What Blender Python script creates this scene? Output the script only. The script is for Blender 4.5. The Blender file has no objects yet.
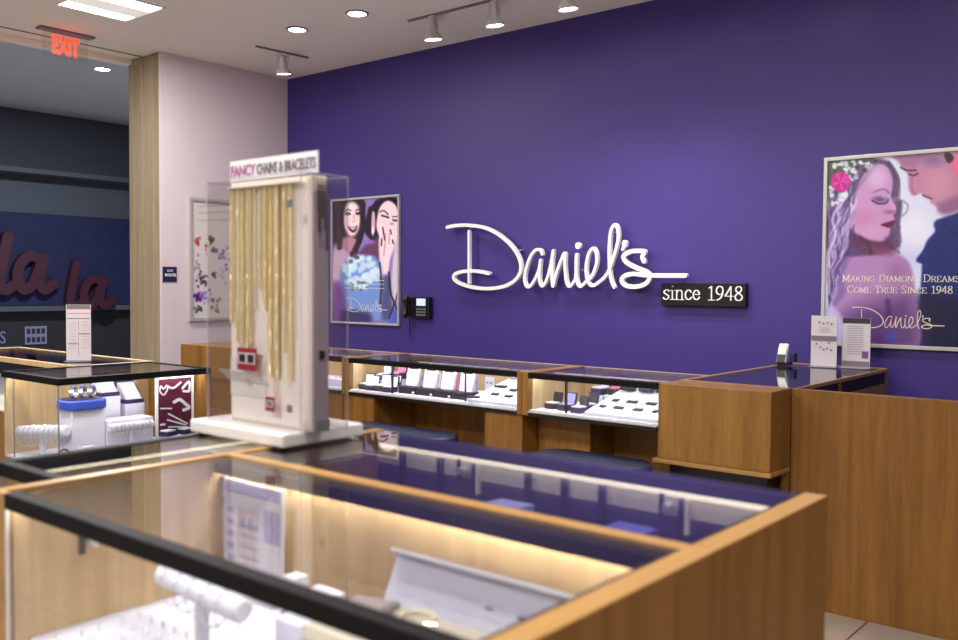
import bpy, bmesh, math, random
import numpy as np
from math import sin, cos, pi, radians, atan2, hypot
from mathutils import Matrix, Vector
random.seed(7); rng = np.random.default_rng(7)
SC = bpy.context.scene
COL = SC.collection

# ------------------------------------------------------------------ camera model
FPX, CX, CY, H = 918.3, 479.0, 320.0, 1.56
yaw, pitch, roll = radians(-39.704), radians(2.139), radians(0.4155)
Fv = np.array([sin(yaw)*cos(pitch), cos(yaw)*cos(pitch), -sin(pitch)])
r0 = np.array([cos(yaw), -sin(yaw), 0.0]); u0 = np.cross(r0, Fv)
Rv = cos(roll)*r0 + sin(roll)*u0; Uv = -sin(roll)*r0 + cos(roll)*u0
CAM = np.array([0, 0, H])
def ray(x, y): return Fv + Rv*(x-CX)/FPX - Uv*(y-CY)/FPX
def on_wall(x, y, Y):            # point of the plane at depth Y seen at photo position x, y
    d = ray(x, y); return CAM + d*Y/d[1]
def on_side(x, y, X):
    d = ray(x, y); return CAM + d*X/d[0]
def to_px(P):
    v = np.asarray(P) - CAM
    w = v@Fv
    return CX + FPX*(v@Rv)/w, CY - FPX*(v@Uv)/w

# ------------------------------------------------------------------ materials
def lin(c):
    c = np.asarray(c, float)/255.0
    return np.where(c <= 0.04045, c/12.92, ((c+0.055)/1.055)**2.4)
def lc(*c):
    a = lin(c); return (float(a[0]), float(a[1]), float(a[2]), 1)
M = {}
def mat(name, col, rough=0.5, metal=0.0, emit=0.0, spec=0.5, bump=0.0, bscale=60, coat=0.0, trans=0.0, var=0.0):
    m = bpy.data.materials.new(name); m.use_nodes = True
    nt = m.node_tree; b = nt.nodes['Principled BSDF']
    c = lc(*col)
    b.inputs['Base Color'].default_value = c
    b.inputs['Roughness'].default_value = rough
    b.inputs['Metallic'].default_value = metal
    b.inputs['Specular IOR Level'].default_value = spec
    b.inputs['Coat Weight'].default_value = coat
    if trans: b.inputs['Transmission Weight'].default_value = trans
    if emit:
        b.inputs['Emission Color'].default_value = c
        b.inputs['Emission Strength'].default_value = emit
    if bump or var:
        tc = nt.nodes.new('ShaderNodeTexCoord'); n = nt.nodes.new('ShaderNodeTexNoise')
        n.inputs['Scale'].default_value = bscale
        nt.links.new(tc.outputs['Object'], n.inputs['Vector'])
        if bump:
            bp = nt.nodes.new('ShaderNodeBump'); bp.inputs['Strength'].default_value = bump
            bp.inputs['Distance'].default_value = 0.01
            nt.links.new(n.outputs['Fac'], bp.inputs['Height']); nt.links.new(bp.outputs['Normal'], b.inputs['Normal'])
        if var:
            mx = nt.nodes.new('ShaderNodeMix'); mx.data_type = 'RGBA'
            mx.inputs[6].default_value = tuple(v*(1-var) for v in c[:3])+(1,)
            mx.inputs[7].default_value = tuple(min(1, v*(1+var)) for v in c[:3])+(1,)
            nt.links.new(n.outputs['Fac'], mx.inputs[0]); nt.links.new(mx.outputs[2], b.inputs['Base Color'])
    M[name] = m; return m
def wood(name, c1, c2, rough=0.38, axis='Z', scale=1.0):
    m = bpy.data.materials.new(name); m.use_nodes = True; nt = m.node_tree; b = nt.nodes['Principled BSDF']
    tc = nt.nodes.new('ShaderNodeTexCoord'); mp = nt.nodes.new('ShaderNodeMapping')
    sc = {'Z': (9, 9, 0.55), 'X': (0.55, 9, 9), 'Y': (9, 0.55, 9)}[axis]
    mp.inputs['Scale'].default_value = tuple(s*scale for s in sc)
    n1 = nt.nodes.new('ShaderNodeTexNoise'); n1.inputs['Scale'].default_value = 2.2; n1.inputs['Detail'].default_value = 6
    n1.inputs['Distortion'].default_value = 0.9
    mp2 = nt.nodes.new('ShaderNodeMapping'); mp2.inputs['Scale'].default_value = tuple(s*7*scale for s in sc)
    n2 = nt.nodes.new('ShaderNodeTexNoise'); n2.inputs['Scale'].default_value = 3.0; n2.inputs['Detail'].default_value = 4
    ad = nt.nodes.new('ShaderNodeMath'); ad.operation = 'MULTIPLY_ADD'; ad.inputs[1].default_value = 0.35
    cr = nt.nodes.new('ShaderNodeValToRGB')
    cr.color_ramp.elements[0].position = 0.42; cr.color_ramp.elements[0].color = lc(*c1)
    cr.color_ramp.elements[1].position = 0.92; cr.color_ramp.elements[1].color = lc(*c2)
    L = nt.links.new
    L(tc.outputs['Object'], mp.inputs['Vector']); L(mp.outputs[0], n1.inputs['Vector'])
    L(tc.outputs['Object'], mp2.inputs['Vector']); L(mp2.outputs[0], n2.inputs['Vector'])
    L(n2.outputs['Fac'], ad.inputs[0]); L(n1.outputs['Fac'], ad.inputs[2]); L(ad.outputs[0], cr.inputs[0])
    L(cr.outputs[0], b.inputs['Base Color'])
    b.inputs['Roughness'].default_value = rough; b.inputs['Specular IOR Level'].default_value = 0.4
    M[name] = m; return m
def glass(name, tint=(1, 1, 1), ior=1.6, rough=0.0):
    m = bpy.data.materials.new(name); m.use_nodes = True; nt = m.node_tree; nt.nodes.clear()
    o = nt.nodes.new('ShaderNodeOutputMaterial'); mx = nt.nodes.new('ShaderNodeMixShader')
    tr = nt.nodes.new('ShaderNodeBsdfTransparent'); tr.inputs[0].default_value = (*tint, 1)
    gl = nt.nodes.new('ShaderNodeBsdfGlossy'); gl.inputs['Roughness'].default_value = rough
    lw = nt.nodes.new('ShaderNodeLayerWeight'); lw.inputs['Blend'].default_value = 0.5
    pw = nt.nodes.new('ShaderNodeMath'); pw.operation = 'POWER'; pw.inputs[1].default_value = 5.0
    fr = nt.nodes.new('ShaderNodeMath'); fr.operation = 'MULTIPLY_ADD'; f0 = ((ior-1)/(ior+1))**2
    fr.inputs[1].default_value = 1-f0; fr.inputs[2].default_value = f0
    L = nt.links.new
    L(lw.outputs['Facing'], pw.inputs[0]); L(pw.outputs[0], fr.inputs[0])
    L(fr.outputs[0], mx.inputs[0]); L(tr.outputs[0], mx.inputs[1]); L(gl.outputs[0], mx.inputs[2]); L(mx.outputs[0], o.inputs[0])
    M[name] = m; return m
def vcol(name, rough=0.35, emit=0.0):
    m = bpy.data.materials.new(name); m.use_nodes = True; nt = m.node_tree; b = nt.nodes['Principled BSDF']
    a = nt.nodes.new('ShaderNodeAttribute'); a.attribute_name = 'print'
    nt.links.new(a.outputs['Color'], b.inputs['Base Color']); b.inputs['Roughness'].default_value = rough
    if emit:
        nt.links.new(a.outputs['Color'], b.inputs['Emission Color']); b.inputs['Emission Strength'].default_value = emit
    M[name] = m; return m
def tile(name):
    m = bpy.data.materials.new(name); m.use_nodes = True; nt = m.node_tree; b = nt.nodes['Principled BSDF']
    tc = nt.nodes.new('ShaderNodeTexCoord'); mp = nt.nodes.new('ShaderNodeMapping')
    mp.inputs['Location'].default_value = (1.155, -4.15, 0)
    br = nt.nodes.new('ShaderNodeTexBrick'); br.offset = 0.0
    br.inputs['Scale'].default_value = 1.0; br.inputs['Brick Width'].default_value = 0.46; br.inputs['Row Height'].default_value = 0.46
    br.inputs['Mortar Size'].default_value = 0.004; br.inputs['Mortar Smooth'].default_value = 0.1
    br.inputs['Color1'].default_value = lc(186, 176, 160); br.inputs['Color2'].default_value = lc(174, 165, 150)
    br.inputs['Mortar'].default_value = lc(70, 60, 50)
    n = nt.nodes.new('ShaderNodeTexNoise'); n.inputs['Scale'].default_value = 5; n.inputs['Detail'].default_value = 6
    mx = nt.nodes.new('ShaderNodeMix'); mx.data_type = 'RGBA'; mx.blend_type = 'MULTIPLY'; mx.inputs[0].default_value = 0.6
    L = nt.links.new
    L(tc.outputs['Object'], mp.inputs[0]); L(mp.outputs[0], br.inputs['Vector']); L(tc.outputs['Object'], n.inputs['Vector'])
    L(br.outputs['Color'], mx.inputs[6]); L(n.outputs['Color'], mx.inputs[7]); L(mx.outputs[2], b.inputs['Base Color'])
    b.inputs['Roughness'].default_value = 0.35
    M[name] = m; return m

wood('wood', (116, 79, 30), (154, 111, 52))
wood('wood_front', (110, 72, 27), (142, 98, 43), rough=0.45)
wood('wood_edge', (146, 108, 55), (176, 136, 78), axis='X', rough=0.35)
wood('wood_edge_y', (146, 108, 55), (176, 136, 78), axis='Y', rough=0.35)
wood('wood_in', (182, 150, 104), (208, 180, 136), rough=0.5)
wood('stone_beige', (140, 124, 98), (176, 160, 134), rough=0.6, scale=0.6)
mat('purple', (60, 46, 124), 0.5, bump=0.02, bscale=300)
mat('pinkwall', (214, 200, 204), 0.7, bump=0.02, bscale=300)
mat('ceil', (236, 228, 218), 0.9)
mat('white', (238, 238, 242), 0.5)
mat('white_gloss', (240, 238, 234), 0.25)
mat('pad', (220, 220, 236), 0.75, var=0.04, bscale=150)
mat('tower_white', (250, 246, 236), 0.5)
mat('cream', (240, 232, 214), 0.6)
mat('black', (16, 14, 16), 0.35)
mat('black_metal', (15, 13, 14), 0.6, metal=0.0, spec=0.15)
mat('dark_slot', (20, 17, 30), 0.6)
mat('grey', (120, 118, 120), 0.4)
mat('frame_silver', (196, 192, 188), 0.35, metal=0.3)
mat('lavgrey', (165, 155, 165), 0.4)
mat('chrome', (232, 234, 240), 0.35, metal=0.8)
mat('silver', (225, 225, 230), 0.22, metal=1.0)
mat('gold', (240, 220, 150), 0.32, metal=0.2)
mat('gold_pale', (244, 234, 196), 0.32, metal=0.15)
mat('navy', (28, 28, 70), 0.45)
mat('blue', (38, 66, 168), 0.4)
mat('lavender', (150, 150, 215), 0.6)
mat('bluebox', (92, 92, 190), 0.6)
mat('mauve', (120, 70, 130), 0.5)
mat('maroon', (84, 22, 52), 0.4)
mat('red', (172, 44, 66), 0.4)
mat('pink', (214, 120, 150), 0.5)
mat('dark_purple', (52, 36, 84), 0.5)
mat('chair_blue', (26, 32, 58), 0.42, bump=0.05, bscale=400)
mat('beige_pad', (196, 186, 170), 0.7, var=0.05, bscale=100)
mat('letter_white', (246, 244, 240), 0.3)
mat('text_cream', (238, 232, 205), 0.5)
mat('text_dark', (40, 36, 40), 0.5)
mat('print_faint', (206, 208, 232), 0.6)
mat('card_grey', (208, 200, 206), 0.5)
mat('text_grey', (120, 110, 118), 0.6)
mat('magenta', (168, 92, 150), 0.5)
mat('led', (255, 248, 232), 0.5, emit=38)
mat('led_soft', (255, 240, 208), 0.5, emit=1.6)
mat('led_case', (255, 248, 236), 0.5, emit=26)
mat('led_front', (255, 248, 236), 0.5, emit=20)
mat('led_cool', (250, 248, 255), 0.5, emit=32)
mat('troffer', (255, 252, 246), 0.5, emit=13)
mat('troffer_in', (225, 222, 216), 0.5, emit=.55)
mat('lamp', (255, 248, 238), 0.5, emit=22)
mat('exit_red', (255, 46, 24), 0.5, emit=3.2)
mat('phone_screen', (190, 205, 215), 0.3, emit=0.5)
mat('mall_ceil', (200, 200, 208), 0.9)
mat('mall_wall', (78, 82, 94), 0.9)
mat('mall_beam', (70, 76, 88), 0.8)
mat('mall_blue', (22, 28, 70), 0.8, var=0.5, bscale=5)
mat('mall_dark', (40, 38, 48), 0.8)
mat('mall_pink', (62, 20, 42), 0.6)
mat('mall_sign', (130, 130, 170), 0.6)
mat('floor_mall', (190, 186, 184), 0.4)
glass('glass', (0.97, 0.98, 0.98), 1.55)
glass('glass_top', (0.95, 0.96, 0.97), 1.85, 0.012)
glass('acrylic', (0.95, 0.94, 0.95), 1.5)
m = glass('acrylic_edge', (0.93, 0.92, 0.94), 1.5, 0.1); nt = m.node_tree
df = nt.nodes.new('ShaderNodeBsdfDiffuse'); df.inputs[0].default_value = (.8, .78, .82, 1); ms_ = nt.nodes.new('ShaderNodeMixShader'); ms_.inputs[0].default_value = .2
o_ = [n for n in nt.nodes if n.type == 'OUTPUT_MATERIAL'][0]; src = o_.inputs[0].links[0].from_socket
nt.links.new(src, ms_.inputs[1]); nt.links.new(df.outputs[0], ms_.inputs[2]); nt.links.new(ms_.outputs[0], o_.inputs[0])
glass('exit_panel', (0.96, 0.95, 0.95), 1.45)
vcol('print'); vcol('print_glow', 0.25, 0.12)  # second one adds a faint glow to the poster print, no lamp behind
tile('tile')

# ------------------------------------------------------------------ mesh builder (world coordinates)
class MB:
    def __init__(s): s.v = []; s.f = []
    def add(s, vs, fs):
        n = len(s.v); s.v += [tuple(map(float, p)) for p in vs]; s.f += [tuple(i+n for i in f) for f in fs]; return s
    def box(s, x0, x1, y0, y1, z0, z1):
        return s.add([(x0,y0,z0),(x1,y0,z0),(x1,y1,z0),(x0,y1,z0),(x0,y0,z1),(x1,y0,z1),(x1,y1,z1),(x0,y1,z1)],
                     [(0,3,2,1),(4,5,6,7),(0,1,5,4),(1,2,6,5),(2,3,7,6),(3,0,4,7)])
    def obox(s, c, size, rz=0, rx=0, ry=0):
        Rm = Matrix.Rotation(rz, 4, 'Z') @ Matrix.Rotation(rx, 4, 'X') @ Matrix.Rotation(ry, 4, 'Y')
        a, b, d = size[0]/2, size[1]/2, size[2]/2
        vs = [Rm @ Vector(p) + Vector(c) for p in ((-a,-b,-d),(a,-b,-d),(a,b,-d),(-a,b,-d),(-a,-b,d),(a,-b,d),(a,b,d),(-a,b,d))]
        return s.add(vs, [(0,3,2,1),(4,5,6,7),(0,1,5,4),(1,2,6,5),(2,3,7,6),(3,0,4,7)])
    def tube(s, path, r, n=8, closed=False):
        P = [Vector(p) for p in path]; m = len(P); rs = r if hasattr(r, '__len__') else [r]*m
        vs = []; fs = []; up = None
        for i, p in enumerate(P):
            t = (P[(i+1) % m]-P[i-1]) if closed else (P[min(i+1, m-1)]-P[max(i-1, 0)])
            t.normalize()
            if up is None: up = Vector((0,0,1)) if abs(t.z) < 0.9 else Vector((1,0,0))
            a = t.cross(up); a.normalize(); b = t.cross(a); up = -b if b.dot(up) < 0 else b
            for k in range(n):
                q = 2*pi*k/n; vs.append(p + (a*cos(q)+b*sin(q))*rs[i])
        for i in range(m if closed else m-1):
            j = (i+1) % m
            for k in range(n): fs.append((i*n+k, i*n+(k+1) % n, j*n+(k+1) % n, j*n+k))
        if not closed: fs += [tuple(range(n))[::-1], tuple((m-1)*n+k for k in range(n))]
        return s.add(vs, fs)
    def cyl(s, c, r, h, n=24, axis='Z', r2=None):
        r2 = r if r2 is None else r2
        ax = {'Z': (0,0,1), 'X': (1,0,0), 'Y': (0,1,0)}[axis]
        a = Vector(c); b = a + Vector(ax)*h
        return s.tube([a, b], [r, r2], n)
    def lathe(s, prof, c, n=32, axis=(0,0,1)):
        ax = Vector(axis).normalized(); e = Vector((1,0,0)) if abs(ax.x) < 0.9 else Vector((0,1,0))
        a = ax.cross(e).normalized(); b = ax.cross(a); vs = []; fs = []
        for (r, z) in prof:
            for k in range(n):
                q = 2*pi*k/n; vs.append(Vector(c)+ax*z+(a*cos(q)+b*sin(q))*r)
        for i in range(len(prof)-1):
            for k in range(n): fs.append((i*n+k, i*n+(k+1) % n, (i+1)*n+(k+1) % n, (i+1)*n+k))
        return s.add(vs, fs)
    def prism(s, pts, to3, d):     # pts: 2D polygon, to3(u,v,w) -> 3D, extruded w 0..d
        n = len(pts); vs = [to3(p[0], p[1], 0) for p in pts]+[to3(p[0], p[1], d) for p in pts]
        fs = [tuple(range(n))[::-1], tuple(range(n, 2*n))]+[(i, (i+1) % n, n+(i+1) % n, n+i) for i in range(n)]
        return s.add(vs, fs)
    def sphere(s, c, r, n=12, sz=1.0):
        prof = [(max(1e-4, r*sin(pi*i/n)), -r*cos(pi*i/n)*sz) for i in range(n+1)]
        return s.lathe(prof, c, n*2)
WM = {}
ISLAND = False          # the island counter and its tower are scaled about the camera: factor KS, raised by KZ; bases stretched from the floor
KS = 0.791; KZ = 1.56*(1-KS)
def scale_about_cam(p):
    if not ISLAND: return tuple(p)
    z = KZ+KS*p[2] if p[2] >= .68 else p[2]/.68*(KZ+KS*.68)
    return (p[0]*KS, p[1]*KS, z)
def finish(me, smooth):
    bm = bmesh.new(); bm.from_mesh(me); bmesh.ops.recalc_face_normals(bm, faces=bm.faces); bm.to_mesh(me); bm.free()
    if smooth:
        for p in me.polygons: p.use_smooth = True
        try: me.set_sharp_from_angle(angle=radians(40))
        except Exception: pass
def build(name, mb, m, parent=None, bevel=0.0, smooth=False, origin=None):
    me = bpy.data.meshes.new(name)
    vs = [scale_about_cam(p) for p in mb.v]
    if parent is not None: inv = WM[parent.name].inverted(); vs = [tuple(inv @ Vector(p)) for p in vs]; W = WM[parent.name].copy()
    else:
        a = np.array(vs)
        if origin is None: origin = ((a[:,0].min()+a[:,0].max())/2, (a[:,1].min()+a[:,1].max())/2, a[:,2].min())
        vs = [tuple(p) for p in (a-np.array(origin))]; W = Matrix.Translation(origin)
    me.from_pydata(vs, [], mb.f); finish(me, smooth)
    me.materials.append(M[m] if isinstance(m, str) else m)
    o = bpy.data.objects.new(name, me); COL.objects.link(o)
    if parent is not None: o.parent = parent
    else: o.location = origin
    WM[o.name] = W
    if bevel:
        b = o.modifiers.new('edge', 'BEVEL'); b.width = bevel; b.segments = 2; b.limit_method = 'ANGLE'
    return o
def tag(o, label, cat, group=None, kind=None):
    o['label'] = label; o['category'] = cat
    if group: o['group'] = group
    if kind: o['kind'] = kind
    return o
def thing(name, label, cat, loc, rz=0, group=None):
    loc = scale_about_cam(loc)
    o = bpy.data.objects.new(name, None); COL.objects.link(o); o.empty_display_size = 0.05
    o.location = loc; o.rotation_euler = (0, 0, rz)
    WM[o.name] = Matrix.Translation(loc) @ Matrix.Rotation(rz, 4, 'Z')
    return tag(o, label, cat, group)
def structure(name, mb, m, smooth=False):
    o = build(name, mb, m, smooth=smooth); o['kind'] = 'structure'; return o
def dup(root, loc, rz=None, label=None, scale=None):
    r = root.copy(); COL.objects.link(r); r.location = loc
    if rz is not None: r.rotation_euler = (root.rotation_euler.x, root.rotation_euler.y, rz)
    if scale: r.scale = scale
    if label: r['label'] = label
    for ch in list(root.children):
        c = ch.copy(); COL.objects.link(c); c.parent = r
        for g in list(ch.children):
            d = g.copy(); COL.objects.link(d); d.parent = c
    return r
def B(*a): return MB().box(*a)

# ------------------------------------------------------------------ strokes, lettering
def smooth_path(pts, k=8, closed=False):
    P = [np.array(p, float) for p in pts]; n = len(P); out = []
    if n < 3: return P
    rngi = range(n if closed else n-1)
    for i in rngi:
        p0 = P[i-1] if (i > 0 or closed) else 2*P[0]-P[1]
        p1 = P[i]; p2 = P[(i+1) % n]
        p3 = P[(i+2) % n] if (i+2 < n or closed) else 2*P[-1]-P[-2]
        for j in range(k):
            t = j/k
            out.append(0.5*((2*p1)+(-p0+p2)*t+(2*p0-5*p1+4*p2-p3)*t*t+(-p0+3*p1-3*p2+p3)*t**3))
    if not closed: out.append(P[-1])
    return out
NP = [0]
def lift(d): NP[0] = (NP[0]+1) % 97; return d*(1+NP[0]*.0004)
def ribbon(mb, pts, w, to3, d):
    P = [np.asarray(p, float) for p in pts]; n = len(P); ws = w if hasattr(w, '__len__') else [w]*n
    for i in range(n):
        r = ws[i]/2; c = P[i]
        mb.prism([(c[0]+r*cos(2*pi*k/16), c[1]+r*sin(2*pi*k/16)) for k in range(16)], to3, lift(d))
        if i < n-1:
            q = P[i+1]; t = q-c; L = np.linalg.norm(t)
            if L < 1e-7: continue
            m = np.array([-t[1], t[0]])/L*r
            mb.prism([tuple(c+m), tuple(c-m), tuple(q-m), tuple(q+m)], to3, lift(d))
GL = {  # stroke glyphs of a bookish serif face: width, strokes
 's': (.42, [[(.36,.40),(.30,.47),(.18,.47),(.09,.40),(.10,.32),(.22,.25),(.33,.18),(.34,.09),(.25,.01),(.13,.01),(.05,.09)]]),
 'i': (.26, [[(.13,.45),(.13,.0)],[(.04,.45),(.13,.45)],[(.03,0),(.23,0)],[(.13,.64),(.135,.66)]]),
 'n': (.52, [[(.11,.46),(.11,0)],[(.02,.45),(.11,.45)],[(.12,.36),(.2,.45),(.31,.46),(.39,.38),(.40,.25),(.40,0)],[(.02,0),(.20,0)],[(.31,0),(.49,0)]]),
 'c': (.42, [[(.36,.37),(.30,.46),(.20,.47),(.09,.37),(.06,.23),(.10,.08),(.21,.01),(.32,.04),(.38,.13)]]),
 'e': (.44, [[(.07,.27),(.37,.27),(.34,.40),(.23,.47),(.12,.41),(.06,.25),(.10,.09),(.22,.01),(.33,.05),(.39,.14)]]),
 '1': (.42, [[(.12,.58),(.24,.66),(.24,0)],[(.10,0),(.38,0)]]),
 '9': (.48, [[(.40,.44),(.37,.31),(.24,.27),(.11,.34),(.07,.47),(.13,.62),(.25,.67),(.37,.60),(.41,.44),(.36,.22),(.25,.08),(.10,0)]]),
 '4': (.48, [[(.33,0),(.33,.66),(.04,.2),(.45,.2)]]),
 '8': (.48, [[(.24,.36),(.12,.44),(.10,.56),(.18,.65),(.30,.65),(.38,.56),(.35,.45),(.24,.36),(.11,.26),(.07,.13),(.15,.02),(.31,.01),(.41,.10),(.40,.22),(.24,.36)]]),
 'M': (.80, [[(.12,0),(.12,.66),(.38,.08),(.66,.66),(.66,0)],[(.03,0),(.21,0)],[(.56,0),(.76,0)],[(.03,.66),(.12,.66)],[(.66,.66),(.75,.66)]]),
 'A': (.64, [[(.08,0),(.31,.66),(.55,0)],[(.17,.24),(.46,.24)],[(.01,0),(.17,0)],[(.45,0),(.63,0)]]),
 'K': (.64, [[(.12,0),(.12,.66)],[(.52,.66),(.14,.3)],[(.25,.4),(.55,0)],[(.03,0),(.21,0)],[(.03,.66),(.21,.66)],[(.48,0),(.62,0)],[(.45,.66),(.58,.66)]]),
 'I': (.32, [[(.16,0),(.16,.66)],[(.05,0),(.27,0)],[(.05,.66),(.27,.66)]]),
 'N': (.68, [[(.11,0),(.11,.66),(.56,.02),(.56,.66)],[(.02,0),(.20,0)],[(.02,.66),(.11,.66)],[(.47,.66),(.65,.66)]]),
 'G': (.66, [[(.56,.5),(.46,.64),(.30,.66),(.13,.55),(.06,.34),(.12,.12),(.29,.0),(.46,.03),(.56,.12),(.56,.28)],[(.42,.28),(.63,.28)]]),
 'D': (.66, [[(.12,0),(.12,.66)],[(.03,.66),(.30,.66),(.50,.56),(.59,.34),(.51,.11),(.30,0),(.03,0)]]),
 'O': (.68, [[(.34,.66),(.15,.57),(.06,.33),(.15,.09),(.34,0),(.53,.09),(.62,.33),(.53,.57),(.34,.66)]]),
 'R': (.62, [[(.12,0),(.12,.66)],[(.03,.66),(.30,.66),(.46,.58),(.47,.44),(.36,.34),(.13,.33)],[(.28,.33),(.55,0)],[(.03,0),(.21,0)],[(.48,0),(.61,0)]]),
 'E': (.56, [[(.12,0),(.12,.66)],[(.03,.66),(.48,.66),(.48,.54)],[(.12,.34),(.38,.34)],[(.03,0),(.50,0),(.51,.14)]]),
 'S': (.52, [[(.42,.54),(.35,.65),(.21,.66),(.09,.57),(.10,.44),(.25,.34),(.40,.25),(.43,.12),(.33,.01),(.18,.0),(.06,.12)]]),
 'C': (.64, [[(.56,.52),(.46,.64),(.30,.66),(.13,.55),(.06,.34),(.12,.12),(.29,.0),(.46,.03),(.57,.15)]]),
 'T': (.58, [[(.29,0),(.29,.66)],[(.05,.54),(.05,.66),(.53,.66),(.53,.54)],[(.19,0),(.39,0)]]),
 'U': (.66, [[(.11,.66),(.11,.2),(.20,.03),(.34,0),(.48,.05),(.56,.2),(.56,.66)],[(.02,.66),(.20,.66)],[(.47,.66),(.64,.66)]]),
}
def hull(pts):
    pts = sorted(set((round(p[0], 6), round(p[1], 6)) for p in pts))
    def half(ps):
        o = []
        for p in ps:
            while len(o) > 1 and (o[-1][0]-o[-2][0])*(p[1]-o[-2][1])-(o[-1][1]-o[-2][1])*(p[0]-o[-2][0]) <= 0: o.pop()
            o.append(p)
        return o
    a = half(pts); b = half(pts[::-1]); return a[:-1]+b[:-1]
def serif_text(s, to3, size, d, bold=.062, small_caps=False, track=0.0):
    mb = MB(); x = 0.0
    for ch in s:
        if ch == ' ': x += .34*size; continue
        k = 1.0; g = ch
        if small_caps and ch.islower(): g = ch.upper(); k = .78
        w, st = GL[g]
        for pl in st:
            P = smooth_path(pl, 4) if len(pl) > 4 and g not in 'MNE' else pl
            for a, b in zip(P[:-1], P[1:]):
                pen = [(-bold/2, -.018), (bold/2, -.018), (bold/2, .018), (-bold/2, .018)]
                h = hull([(q[0]+c[0], q[1]+c[1]) for q in (a, b) for c in pen])
                mb.prism([(x+p[0]*size*k, p[1]*size*k) for p in h], to3, lift(d))
        x += (w+track)*size*k
    return mb, x
def sans_text(body, to3, size, d, align='LEFT', sx=1.0, bold=0.0):
    cu = bpy.data.curves.new('t', 'FONT'); cu.body = body; cu.size = size; cu.align_x = align; cu.offset = bold; cu.resolution_u = 3
    ob = bpy.data.objects.new('t', cu); COL.objects.link(ob)
    dg = bpy.context.evaluated_depsgraph_get(); me = bpy.data.meshes.new_from_object(ob.evaluated_get(dg))
    bm = bmesh.new(); bm.from_mesh(me)
    r = bmesh.ops.extrude_face_region(bm, geom=bm.faces[:]); 
    for v in r['geom']:
        if isinstance(v, bmesh.types.BMVert): v.co.z += d
    bm.to_mesh(me); bm.free()
    mb = MB(); mb.add([to3(v.co.x*sx, v.co.y, v.co.z) for v in me.vertices], [tuple(p.vertices) for p in me.polygons])
    bpy.data.objects.remove(ob); bpy.data.curves.remove(cu); bpy.data.meshes.remove(me)
    return mb
YW, XP, ZC, T = 6.10, -7.664, 3.678, 1.067

# ------------------------------------------------------------------ setting
structure('floor', B(-8.1, 3.2, -3.6, 6.2, -0.06, 0), 'tile')
structure('ceiling', B(-8.25, 3.2, -3.6, 6.2, ZC, ZC+0.08), 'ceil')
structure('wall_back', B(XP-0.12, 3.2, YW, YW+0.12, 0, ZC), 'purple')
m_ = B(XP-0.3, XP, 4.77, YW, 0, ZC); m_.box(XP-.03, XP, 4.646, 4.7695, 0, ZC); structure('wall_left', m_, 'pinkwall')
structure('wall_right', B(3.1, 3.22, -3.6, YW, 0, ZC), 'pinkwall')
structure('wall_front', B(-8.1, 3.2, -3.72, -3.6, 0, ZC), 'pinkwall')
structure('trim_1', B(XP-0.55, XP-.0305, 4.646, 4.768, 0, ZC-0.012), 'stone_beige')   # stone pier beside the shopfront opening
structure('trim_2', B(XP-0.46, XP-0.30, 4.632, 4.646, 0, ZC-0.07), 'stone_beige')
structure('trim_3', B(-8.26, -8.16, -3.6, 4.645, ZC-0.05, ZC-.0005), 'ceil')       # header over the opening
structure('trim_4', B(-7.985, -7.965, -3.6, 4.645, ZC-0.006, ZC-0.0005), 'grey')
# the dark mall passage beyond the opening
structure('floor_1', B(-17, -8.105, -4, 16, -0.08, -0.01), 'floor_mall')
structure('ceiling_1', B(-16.8, -8.262, -4, 16, 4.6, 4.7), 'mall_ceil')
structure('wall_far', B(-16.8, -16.62, -4, 16, 0, 4.6), 'mall_wall')
structure('wall_far_end', B(-16.8, -7.7, 15.9, 16, 0, 4.6), 'mall_wall')
structure('wall_above_opening', B(-8.38, -8.262, -4, 16, 3.77, 4.6), 'mall_wall')
structure('wall_passage', B(-8.22, -7.98, 4.78, 16, 0, 3.72), 'mall_wall')

def side3(X, y0, z0):  # surface facing +X, u runs along +Y, w towards the viewer
    return lambda u, v, w: (X+w, y0+u, z0+v)
def wall3(Y, x0, z0):  # surface facing -Y, u runs along +X
    return lambda u, v, w: (x0+u, Y-w, z0+v)

sf = thing('shopfront', 'dark closed shopfront across the mall with blue sign band', 'storefront', (-16.6, 7, 0))
build('soffit', B(-16.62, -15.9, -2, 14, 3.42, 3.50), 'mall_beam', sf)
build('sign_band', B(-16.62, -16.2, -2, 14, 1.16, 2.75), 'mall_blue', sf)
build('sill_rail', B(-16.62, -16.21, -2, 14, 1.06, 1.15), 'mall_wall', sf)
build('upper_wall', B(-16.62, -16.25, -2, 14, 2.76, 3.42), 'mall_beam', sf)
build('display_window', B(-16.62, -16.4, -2, 14, 0.0, 1.05), 'mall_dark', sf)
def la(y_px, sc, cat_label):
    mb = MB()
    L = [[(0.26,1.0),(0.10,0.2),(0.20,0.02),(0.34,0.10)], [(0.86,0.60),(0.66,0.66),(0.48,0.50),(0.42,0.22),(0.54,0.03),(0.72,0.16),(0.90,0.62),(0.82,0.20),(0.92,0.03),(1.10,0.14)]]
    for s_ in L: ribbon(mb, smooth_path([(p[0]*sc, p[1]*sc) for p in s_], 6), 0.19*sc, side3(-16.19, y_px[0], y_px[1]), 0.12)
    return tag(build('sign_letters', mb, 'mall_pink'), cat_label, 'sign')
q1 = on_side(-2, 304, -16.19); q2 = on_side(66, 304, -16.19)
la((on_side(-9, 290, -16.19)[1], on_side(20, 291, -16.19)[2]), 0.92, 'big muted pink script letters la, the higher pair, on the blue mall sign band')
la((on_side(63, 306, -16.19)[1], on_side(90, 307, -16.19)[2]), 0.78, 'smaller muted pink script letters la beside the stone pillar')
q = on_side(0, 345, -16.3)
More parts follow.
